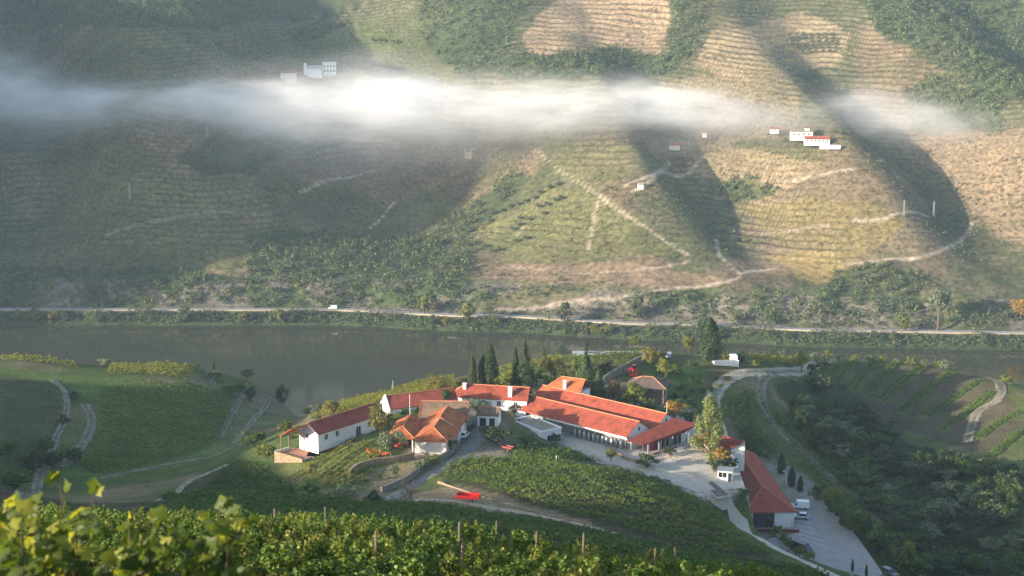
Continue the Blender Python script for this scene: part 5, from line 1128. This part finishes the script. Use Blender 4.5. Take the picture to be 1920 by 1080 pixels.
field([(1062,672),(1150,664),(1235,664),(1195,688),(1125,722),(1090,735),(1066,705)], 20, 2.0, 'vine', 34, .34, 'green vine row below the long white terrace building', 'vine rows below the terrace building')
field([(925,690),(1050,668),(1060,676),(1000,690),(930,700)], 15, 2.2, 'vinegold', 30, .34, 'golden vine row on the crest beside the conifer', 'vine rows on the crest beside the conifer')
field([(1402,668),(1500,660),(1498,686),(1412,690)], 3, 1.9, 'vinegold', 40, .36, 'bright yellow vine row beside the pale track', 'bright yellow vine rows')
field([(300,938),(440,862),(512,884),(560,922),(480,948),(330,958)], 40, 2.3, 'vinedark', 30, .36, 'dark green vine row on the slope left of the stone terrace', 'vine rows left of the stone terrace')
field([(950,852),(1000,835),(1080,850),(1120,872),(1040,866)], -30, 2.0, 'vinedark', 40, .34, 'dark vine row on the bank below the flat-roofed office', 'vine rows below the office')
line_rows([[(545,905),(600,868),(650,838),(690,812)],[(575,908),(640,868),(700,830)],[(610,912),(670,878),(705,850)],[(640,915),(700,880)]], 'yellowgreen', 26, .34, 'yellow-green vine row climbing the grassy slope below the farmhouse', 'vine rows climbing below the farmhouse', (0, 1.6), 1.0, .9)
def between(L_, k):
    out = []
    for a, b in zip(L_, L_[1:]):
        A = np.array(a, float); Bq = np.array(b, float); n = 6; ra = np.linspace(0, 1, n)
        ia = np.stack([np.interp(ra, np.linspace(0, 1, len(A)), A[:, j]) for j in (0, 1)], 1); ib = np.stack([np.interp(ra, np.linspace(0, 1, len(Bq)), Bq[:, j]) for j in (0, 1)], 1)
        out += [[tuple(p) for p in ia * (1 - f) + ib * f] for f in np.arange(k) / k]
    return out + [L_[-1]]
line_rows(EL, 'vine', 30, .4, 'curving green vine row on the eastern terraces', 'vine rows on the eastern terraces', (-.8, .8), 1.3, .55)
line_rows(WL, 'vine', 18, .42, 'dark vine row curving above the shaded ravine', 'vine rows above the ravine', (-1.8, 0, 1.8), .9, 1.1)

# ------------------------------------------------------------------ near vines on the sunlit slope
def vine_leaf():      # palmate leaf, gently cupped
    a = np.array([-90, -50, -28, 10, 38, 68, 90, 112, 142, 170, 208, 230]); r_ = np.array([.18, .62, .50, .95, .62, .72, 1.0, .72, .62, .95, .50, .62])
    V = [(0, 0, 0.06)] + [(math.cos(R(q)) * k, math.sin(R(q)) * k + .1, -.16 * k * k + .05 * math.sin(q)) for q, k in zip(a, r_)]
    F = [[0, i, i % 12 + 1] for i in range(1, 13)]
    return np.array(V) * .5, np.array(F)
LV, LF = vine_leaf()
M_LEAF = [leaf_mat('grape_leaf', [(.1, (.018, .034, .008)), (.5, (.045, .07, .012)), (.95, (.12, .135, .02))], .55, 2.0, .5), leaf_mat('yellow_grape_leaf', [(.1, (.11, .12, .016)), (.6, (.20, .19, .025)), (.95, (.28, .23, .04))], .55, 2.0, .5)]
def vine_plant(seed, n=950, mat='vine', leaf=.115):
    rs = np.random.default_rng(seed); cl = []
    for k in range(9): cl.append(((rs.uniform(-.65, .65), rs.uniform(-.22, .22), rs.uniform(.55, 1.25)), (rs.uniform(.18, .32), rs.uniform(.15, .26), rs.uniform(.18, .34))))
    for k in range(5): cl.append(((rs.uniform(-.6, .6), rs.uniform(-.15, .15), rs.uniform(1.35, 1.75)), (.12, .12, .24)))
    Pc, d = crown_pts(cl, n, rs, .35); V, F = leaves(Pc, leaf * rs.uniform(.6, 1.2, n), rs, .2, d * .6, .95, .25)
    tr = [tube([(0, 0, -.25), (.05, .02, .3), (.0, 0, .65)], [.05, .04, .035])]
    for c, _ in cl[:7]: tr.append(tube([(0, 0, .6), (c[0] * .6, c[1], .75), c], [.025, .018, .008], 4))
    return mesh_np('vine_foliage', V, F, M_L[mat]), mesh_np('vine_trunk', *join(tr), M_BARK, True)
VP = [vine_plant(200 + k, mat=('vine', 'vine', 'yellowgreen', 'vine', 'vinegold')[k]) for k in range(5)]
spots = []; rs = np.random.default_rng(77); yv = 33.0; ri = 0
while yv < 80:
    xs = np.arange(-.38 * yv - 2, .40 * yv, 1.55) + rs.uniform(0, 1)
    for x in xs:
        y = yv - .10 * x + .25 * rs.normal(); z = float(ground(x, y)); a_, b_ = proj(np.array(x), np.array(y), np.array(z + .9))
        if -60 < a_ < 1640 and y > 30 and y < 78: spots.append((float(b_) , x, y, z, ri))
    yv += 2.3; ri += 1
# leave what the frame cannot show to the end; the largest seen are things of their own
spots = [s for s in spots if s[0] < 1120]; spots.sort(key=lambda s: s[2])
vis = [s for s in spots]; step_keep = vis[:300]; rest = vis[300:]
for i, (b_, x, y, z, r_) in enumerate(step_keep):
    k = int(rs.integers(0, 20)); k = 4 if k == 19 else k % 4
    v = thing('grapevine', 'leafy sunlit grapevine in the rows on the near slope', 'grapevine', (x, y, z), -.1 + rs.normal() * .25 + (math.pi if i % 2 else 0), 'grapevines in the rows on the near slope', (rs.uniform(.9, 1.2), rs.uniform(.9, 1.2), rs.uniform(.6, 1.1)))
    obj('foliage', VP[k][0], v); obj('trunk', VP[k][1], v)
if rest:
    parts = []
    for i, (b_, x, y, z, r_) in enumerate(rest):
        me = VP[i % 4][0]; n = len(me.vertices); co = np.empty(n * 3, np.float32); me.vertices.foreach_get('co', co); co = co.reshape(-1, 4, 3)[::2]
        co = co.reshape(-1, 3) * np.array((1.05, 1.0, rs.uniform(.8, 1.15)))
        parts.append((co + np.array((x, y, z)), np.arange(len(co)).reshape(-1, 4)))
    V, F = join(parts); tag(obj('grapevines', mesh_np('grapevines', V, F, M_L['vine'])), 'further grapevines in rows over the brow of the near slope', 'grapevines', None, 'stuff')
def near_post(px, top, Y, h_):
    p = P(px, top, Y); p = np.array((p[0], p[1], float(ground(p[0], p[1])))); q = thing('vine_stake', 'weathered wooden stake standing among the near vines', 'stake', tuple(p), 0, 'wooden stakes among the near vines')
    B().tube([(0, 0, -.3), (.01, .02, h_ * .5), (.03, 0, h_)], [.045, .04, .035], 6).part('shaft', M_WOOD, q); B().tube([(-.06, 0, h_ * .8), (.06, 0, h_ * .8)], .012, 5).part('wire_clip', M_GREYM, q)
for a_, Yv, hh_ in ((860, 47, 2.5), (1093, 50, 2.5), (703, 40, 2.1), (610, 62, 2.2), (515, 55, 2.1), (865, 41, 1.9), (1228, 52, 2.2), (1265, 60, 2.2), (930, 66, 2.2), (1005, 58, 2.1)): near_post(a_, 1000, Yv, hh_)

# ------------------------------------------------------------------ the close vines at the camera's feet
LM0 = [mesh_np('grape_leaf', LV, LF, m, True) for m in M_LEAF]
rs = np.random.default_rng(5)
def close_vine(label, cane_px, n_leaf, seed, Yc):
    rs = np.random.default_rng(seed); base = P(cane_px[0][0], 1000, Yc); g = float(ground(base[0], base[1])); v = thing('grapevine', label, 'grapevine', (base[0], base[1], g)); o = np.array((base[0], base[1], g))
    B().tube([(0, 0, -.2), (.04, .03, .5), (0, 0, .9)], [.04, .035, .03], 7).part('trunk', M_BARK, v); canes = []
    for (a, b) in cane_px:
        tip = P(a, b, Yc + rs.uniform(-.5, .5)) - o; mid = tip * .55 + np.array((rs.uniform(-.1, .1), rs.uniform(-.1, .1), .15)); canes.append((np.array((0, 0, .8)), mid, tip))
        B().tube([(0, 0, .8), mid, tip], [.014, .010, .005], 5).part('cane', M_BARK, v)
    for k in range(n_leaf):
        c = canes[k % len(canes)]; t = rs.random() ** .8; p = (1-t)**2 * c[0] + 2*t*(1-t) * (c[1]*2 - (c[0]+c[2])/2) + t*t*c[2] + rs.normal(size=3) * np.array((.10, .16, .10)) * (1.15 - t * .8)
        if k < len(canes) * 2: p = c[2] + rs.normal(size=3) * .03
        l = obj('leaf', LM0[1 if (rs.random() < .13 or k < len(canes)) else 0], v, tuple(p), 0, rs.uniform(.12, .20)); l.rotation_euler = (rs.uniform(.3, 1.7), rs.uniform(-.7, .7), rs.uniform(-2.2, 1.2))
    return v
CL = 'close grapevine with large glowing leaves, '
close_vine('close large-leaved grapevine with two tall yellow-tipped shoots', [(112,908),(182,912),(60,945),(140,960),(90,1000),(175,1000),(130,1040),(60,1040),(200,1045)], 190, 1, 10.0)
close_vine('close large-leaved grapevine with leaf fringe of pale yellow and one leaning shoot', [(10,940),(40,955),(0,985),(25,1010),(50,1030),(10,1050)], 110, 2, 9.4)
close_vine('close large-leaved grapevine with upright shoot ending in round yellow leaves', [(412,950),(455,982),(380,975),(430,1010),(400,1040),(350,1030),(440,1050)], 180, 3, 10.4)
close_vine('close large-leaved grapevine, the low dark one between the tall shoots', [(240,985),(290,975),(330,1000),(270,1020),(310,1045),(230,1040)], 170, 4, 10.8)

# ------------------------------------------------------------------ the far side: road, tracks, woods, terrace vines, houses, pylons
farz = lambda x, y: far_z(np.asarray(x, float), np.asarray(y, float), True)
xr = np.arange(-420, 420, 3.0); yr = cosint(xr, _bx, _by) + 17.0
def ribbon(name, xy, width, mat, lift, kind='structure', zf=farz, flat=True):
    s = side_dir(np.column_stack([xy, xy[:, 0]])); q = np.linspace(-.5, .5, 3); X = xy[:, None, 0] + s[:, None, 0] * q * width; Y = xy[:, None, 1] + s[:, None, 1] * q * width
    Z = zf(X, Y); Z = (Z.max(1, keepdims=True) if flat else Z) + lift + 0 * X; i = np.arange(X.size).reshape(X.shape); F = np.stack([i[:-1, :-1].ravel(), i[:-1, 1:].ravel(), i[1:, 1:].ravel(), i[1:, :-1].ravel()], 1)
    return tag(obj(name, mesh_np(name, np.stack([X.ravel(), Y.ravel(), Z.ravel()], 1), F, mat, True)), kind=kind)
M_RIVROAD = gravel('river_road', (.27, .265, .26), .15)
ribbon('river_road', np.column_stack([xr, yr]), 6.5, M_RIVROAD, .25)
bz = float(farz(0.0, 853 + 12.5))
b = B(); n = len(xr); yb2 = cosint(xr, _bx, _by) + 13.0
for i in range(n): z = float(farz(xr[i], yb2[i])); b.v += [(xr[i], yb2[i], z - 1), (xr[i], yb2[i], z + .9), (xr[i], yb2[i] + .4, z + .9), (xr[i], yb2[i] + .4, z - 1)]
for i in range(n - 1):
    for k in range(4): b.f.append([i*4+k, i*4+(k+1) % 4, i*4+4+(k+1) % 4, i*4+4+k])
tag(b.part('parapet_wall', M_PALE), 'long low stone parapet along the far river road', 'wall')
# what grows there, joined: no one could count it
rs = np.random.default_rng(31); Xf, Yf = np.meshgrid(fx, fy); Zf = far_z(Xf, Yf); pxf, pyf = proj(Xf, Yf, Zf); view = (pxf > -60) & (pxf < 1980) & (pyf > -60) & (Xf > -470) & (Xf < 470) & (Yf > 800)
wbf = Yf - cosint(Xf, _bx, _by)
def scatter(mask, n):
    i = np.flatnonzero(mask.ravel()); i = rs.choice(i, min(n, len(i)), replace=False)
    x = Xf.ravel()[i] + rs.uniform(-1.2, 1.2, len(i)); y = Yf.ravel()[i] + rs.uniform(-.8, .8, len(i)); T_ = np.concatenate(TPTS); ok = np.ones(len(x), bool)
    for q in range(0, len(x), 4000): ok[q:q+4000] = ((x[q:q+4000, None] - T_[None, :, 0]) ** 2 + (y[q:q+4000, None] - 1.5 - T_[None, :, 1]) ** 2).min(1) > 12.0
    x = x[ok]; y = y[ok]; return np.stack([x, y, farz(x, y)], 1)
def shrubs(pts, h, w, nleaf, leaf, rs):
    n = len(pts); h = h * rs.uniform(.55, 1.3, n); w = w * rs.uniform(.6, 1.3, n); j = np.repeat(np.arange(n), nleaf); m = len(j); d = unit(rs.normal(size=(m, 3))); k = .55 + .45 * rs.random(m)
    Pc = pts[j] + np.stack([d[:, 0] * w[j] / 2 * k, d[:, 1] * w[j] / 2 * k, h[j] * (.55 + .45 * d[:, 2] * k)], 1); return leaves(Pc, leaf * rs.uniform(.6, 1.25, m), rs, .3, d)
road_clear = (wbf > 21.5) | (wbf < 12)
V, F = shrubs(scatter(WMASK & view & road_clear & (wbf > 22), 3400), 6.2, 5.4, 30, 1.35, rs); tag(obj('woodland', mesh_np('woodland', V, F, M_L['farwood'])), 'patches of dark woodland scattered over the far hillside', 'woodland', None, 'stuff')
V, F = shrubs(scatter(view & ~WMASK & (wbf > 22) & (fbm(Xf + 77, Yf, 45, 3) > .12), 2600), 2.8, 3.0, 14, .9, rs); tag(obj('scrub', mesh_np('scrub', V, F, M_L['farscrub'])), 'low scrub dotted over the terraces of the far hillside', 'scrub', None, 'stuff')
bp = scatter(view & (wbf > .5) & (wbf < 11) & (fbm(Xf + 9, Yf, 26, 3) > -.32), 1300); bh = 1.6 + 5.5 * sst(-.1, .6, fbm(bp[:, 0], bp[:, 1] * 0, 14, 3))
V, F = shrubs(bp, bh, 2.2 + bh * .5, 20, 1.0, rs); V2, F2 = shrubs(scatter(view & (wbf > 21.5) & (wbf < 40) & (fbm(Xf, Yf + 33, 22, 2) > -.25), 1100), 3.0, 3.4, 18, 1.0, rs); V, F = join([(V, F), (V2, F2)])
tag(obj('riverside_scrub', mesh_np('riverside_scrub', V, F, M_L['farwood'])), 'tangled scrub along the far river bank and road cutting', 'scrub', None, 'stuff')
kz = terr_k(Xf, Yf, far_z(Xf, Yf, False)); fr = kz - np.floor(kz)
tm = view & ~WMASK & (Zf > 38) & (fr > .1) & (fr < .36) & (fbm(Xf - 55, Yf, 50, 3) > -.22)
V, F = shrubs(scatter(tm, 30000), 1.3, 1.7, 4, .95, rs); tag(obj('terrace_vines', mesh_np('terrace_vines', V, F, M_L['farvine'])), 'vines lined along the terraces of the far hillside', 'vines', None, 'stuff')
# trees that stand out one by one
def ftree(key, px, py, top, label, cat='tree', group=None, wide=1.0): return tree(key, px, py, top, label, cat, group, wide, at=rc(px, py, 700))
TREES['tall_eucalyptus'] = []; tree_proto('tall_eucalyptus', 'umbrella', 'olive', 140, h=18, w=10, n=2600, leaf=.8); tree_proto('far_yellow', 'bush', 'yellowgreen', 141, h=9, w=7, n=1400, leaf=.7); tree_proto('far_green', 'bush', 'farwood', 142, h=9, w=7, n=1400, leaf=.7)
ftree('far_yellow', 797, 588, 552, 'bright yellow tree beside the far river road', 'tree', None, 1.0); ftree('far_yellow', 876, 606, 562, 'yellow-green tree leaning over the far river bank', 'tree', None, .9)
ftree('tall_eucalyptus', 1758, 620, 542, 'tall eucalyptus with bare pinkish trunk beside the far road', 'tree', None, 1.0); ftree('far_green', 1057, 606, 562, 'dark tree on the far bank below the sloping track', 'tree', None, .9); ftree('far_green', 1448, 612, 578, 'slim green tree by the far road', 'tree', None, .6)
ftree('far_yellow', 1697, 622, 590, 'pale bushy tree left of the tall eucalyptus', 'tree', None, .9); ftree('far_green', 1197, 602, 548, 'ivy-green tree on the rocky cut above the far road', 'tree', None, .6); ftree('broad_orange', 1912, 600, 556, 'orange tree at the far road end', 'tree', None, 1.0); ftree('far_green', 1318, 624, 574, 'tall green tree between the rocky cut and the road', 'tree', None, .7); ftree('far_yellow', 929, 610, 588, 'small yellow bush on the far bank', 'tree')
rb = random.Random(9)
for i in range(34):
    x = rb.uniform(20, 1900); yw = np.interp(x, [0, 650, 900, 1100, 1500, 1920], [604, 604, 616, 628, 640, 644]); ftree(('far_green', 'far_yellow', 'far_green', 'broad_autumn')[i % 4], x, yw + rb.uniform(-3, 3), yw - rb.uniform(12, 30), 'rounded tree growing between the far road and the water', 'tree', 'trees along the far bank', rb.uniform(.8, 1.4))
for i in range(8):
    for j in range(6):
        x = 1468 + i * 13 + j * 2; y = 66 + j * 6; ftree('olive', x, y + 2, y - 5, 'small olive tree planted in the regular grid on the high terrace', 'olive tree', 'olive trees in the high grid', 1.2)
oli = [(1045,347),(1030,352),(1012,362),(1000,372),(985,378),(970,384),(955,388),(940,395),(925,400),(975,410),(990,412),(1018,402),(1010,388),(1025,384),(1040,376),(960,430),(972,422),(985,448),(965,452),(905,462),(890,458),(920,470),(935,468),(1052,372),(915,415)]
for x, y in oli: ftree('olive', x, y + 4, y - 7, 'grey olive tree along the edge of the panelled vineyard', 'olive tree', 'olive trees by the panelled vineyard', 1.1)
for i, (x, y) in enumerate([(700,75),(712,76),(722,77),(735,80),(745,80),(560,52),(575,60),(590,66),(610,58),(630,50),(650,44),(565,75),(580,82),(1545,167),(1555,168),(1568,169),(1578,170),(1565,248),(1578,249),(1590,250),(435,382),(500,352),(520,356),(368,420),(555,390),(585,388),(310,378),(340,380)]): ftree(('far_yellow', 'olive')[i % 2], x, y + 4, y - 6, 'small lone tree dotted on the far terraces', 'tree', 'lone trees on the far terraces', 1.1)
# houses across the river
def fhouse(name, label, px, py, ang):
    p = rc(px, py, 700); y = float(p[1]) - 3.0; z = max(float(far_z(np.array(p[0] + q), np.array(y + 3.0))) for q in (0, 6, 12, 18)); return house(name, label, (float(p[0]), y, z), ang), p
h, p = fhouse('far_farmhouse', 'long white farmhouse with red roof on the sunlit far hillside', 1507, 286, -4)
gable(h, 17, 6, 2.8, 4.3, roof=M_TILE, zb=-2)
for k in range(6): opening(h, 'window', 'y0', 1.6 + k * 2.75, .7, 1.0, 1.3, 0.0, pane=M_GLASS)
h, p = fhouse('far_manor', 'pale manor block with low roof and small tower behind the far farmhouse', 1481, 279, -4)
B().box((0, 0, -2), (15, 7, 4.2)).part('wall', M_CREAM, h); B().slab([(-.4, -.4, 4.4), (15.4, -.4, 4.4), (15.4, 7.4, 5.2), (-.4, 7.4, 5.2)], .25).part('roof', M_SAND, h); B().box((10, 3, 4.0), (13, 6, 6.4)).part('tower', M_WHITE, h); B().slab([(9.7, 2.7, 6.8), (13.3, 2.7, 6.8), (13.3, 6.3, 7.1), (9.7, 6.3, 7.1)], .3).part('tower_roof', M_TILE, h)
for k in range(4): opening(h, 'window', 'y0', 2 + k * 3.4, 1.8, 1.2, 1.4, 0.0)
h, p = fhouse('far_annex', 'small white annex with red roof uphill of the far farmhouse', 1442, 268, -6); gable(h, 6, 4, 1.9, 3.0, roof=M_TILE, zb=-1.5); opening(h, 'window', 'y0', 3, .6, 1.0, .8, 0.0)
h, p = fhouse('far_terrace_wall', 'white garden terrace below the far farmhouse', 1535, 292, -4); B().box((0, 0, -2), (14, 1.0, .8)).part('wall', M_WHITE, h)
h, p = fhouse('hilltop_house', 'white modern block with two rows of windows above the mist', 606, 137, 6)
B().box((0, 0, -8), (11.5, 9, 9.0)).part('wall', M_WHITE, h); B().box((-.3, -.3, 9.0), (11.8, 9.3, 9.3)).part('roof', M_TRIM, h)
for z in (1.2, 5.2):
    for k in range(4): opening(h, 'window', 'y0', 1.7 + k * 2.7, z, 1.3, 1.9, 0.0)
h, p = fhouse('hilltop_hall', 'grey-roofed white hall joined to the hilltop block above the mist', 576, 138, 6); gable(h, 13, 8, 5.5, 7.6, M_WHITE, M_GREYM if False else flat_mat('grey_roof', (.33, .34, .36), .7), zb=-8); B().box((-2.5, 1, -6), (-.1, 6, 9.5)).part('stair_tower', M_WHITE, h)
h, p = fhouse('hilltop_store', 'low store with dark red roof left of the hilltop block', 527, 142, 4); gable(h, 13, 6, 3.2, 4.6, M_CREAM, M_TILE2, zb=-5)
h, p = fhouse('ruin', 'roofless pale stone ruin on the shaded far slope', 873, 311, 10); B().box((0, 0, -3), (.6, 5, 4.6)).box((.6, 0, -3), (4.5, .5, 2.2)).box((4.5, 0, -3), (5, 5, 3.0)).part('wall', M_PALE, h)
h, p = fhouse('far_shed', 'small shed with salmon roof in the shadow beside the mist', 1254, 274, -3); gable(h, 8, 5, 2.0, 3.4, M_CREAM, M_TILE, zb=-2)
h, p = fhouse('far_hut', 'tiny white hut on the terraces left of the far farmhouse', 1316, 276, 0); gable(h, 3, 2.5, 1.8, 2.6, M_WHITE, M_SAND, zb=-2); h, p = fhouse('far_hut', 'tiny pale hut above the sharp bend of the white far track', 1195, 350, 0); gable(h, 4, 3, 2.0, 2.9, M_CREAM, M_SAND, zb=-2)
def pylon(px, py, top, label):
    p = rc(px, py, 700); H_ = (py - top) * p[1] / CP / FPX / .97; r = thing('pylon', label, 'pylon', (p[0], p[1], p[2]), 0); b = B(); w0, w1 = H_ * .055, H_ * .02
    for sx in (-1, 1):
        for sy in (-1, 1): b.tube([(sx * w0, sy * w0, -1), (sx * w1, sy * w1, H_)], .10, 4)
    for k in range(8):
        z0, z1 = H_ * k / 8, H_ * (k + 1) / 8; f0 = w0 + (w1 - w0) * k / 8; f1 = w0 + (w1 - w0) * (k + 1) / 8
        for sy in (-1, 1): b.tube([(-f0, sy * f0, z0), (f1, sy * f1, z1)], .06, 4); b.tube([(f0, sy * f0, z0), (-f1, sy * f1, z1)], .06, 4)
    b.part('mast', M_STEEL, r)
    for z in (.98, .88, .78): B().box((-H_ * .09, -.1, H_ * z - .1), (H_ * .09, .1, H_ * z + .1)).part('cross_arm', M_STEEL, r)
pylon(1694, 406, 377, 'steel pylon at the end of the far track, wider of two'); pylon(1750, 406, 379, 'steel pylon beyond the end of the far track'); pylon(244, 372, 343, 'lone pale pylon on the western spur above the river'); pylon(388, 258, 236, 'small pylon under the mist on the western spur'); pylon(1790, 358, 338, 'faint pylon in the shaded eastern hollow')
i_ = 0; p = rc(622, 585, 700); xv = float(p[0]); yv_ = float(cosint(np.array(xv), _bx, _by)) + 17.5; car('van', 'white van driving on the far river road', 'van', (xv, yv_, float(farz(xv, yv_)) + .4), R(180), M_VANW, 5.6, 2.0, 2.4, van=True)
print('script', round(time.time() - T0, 1), 's; tris', sum(len(m.loops) - 2 * len(m.polygons) for m in bpy.data.meshes))
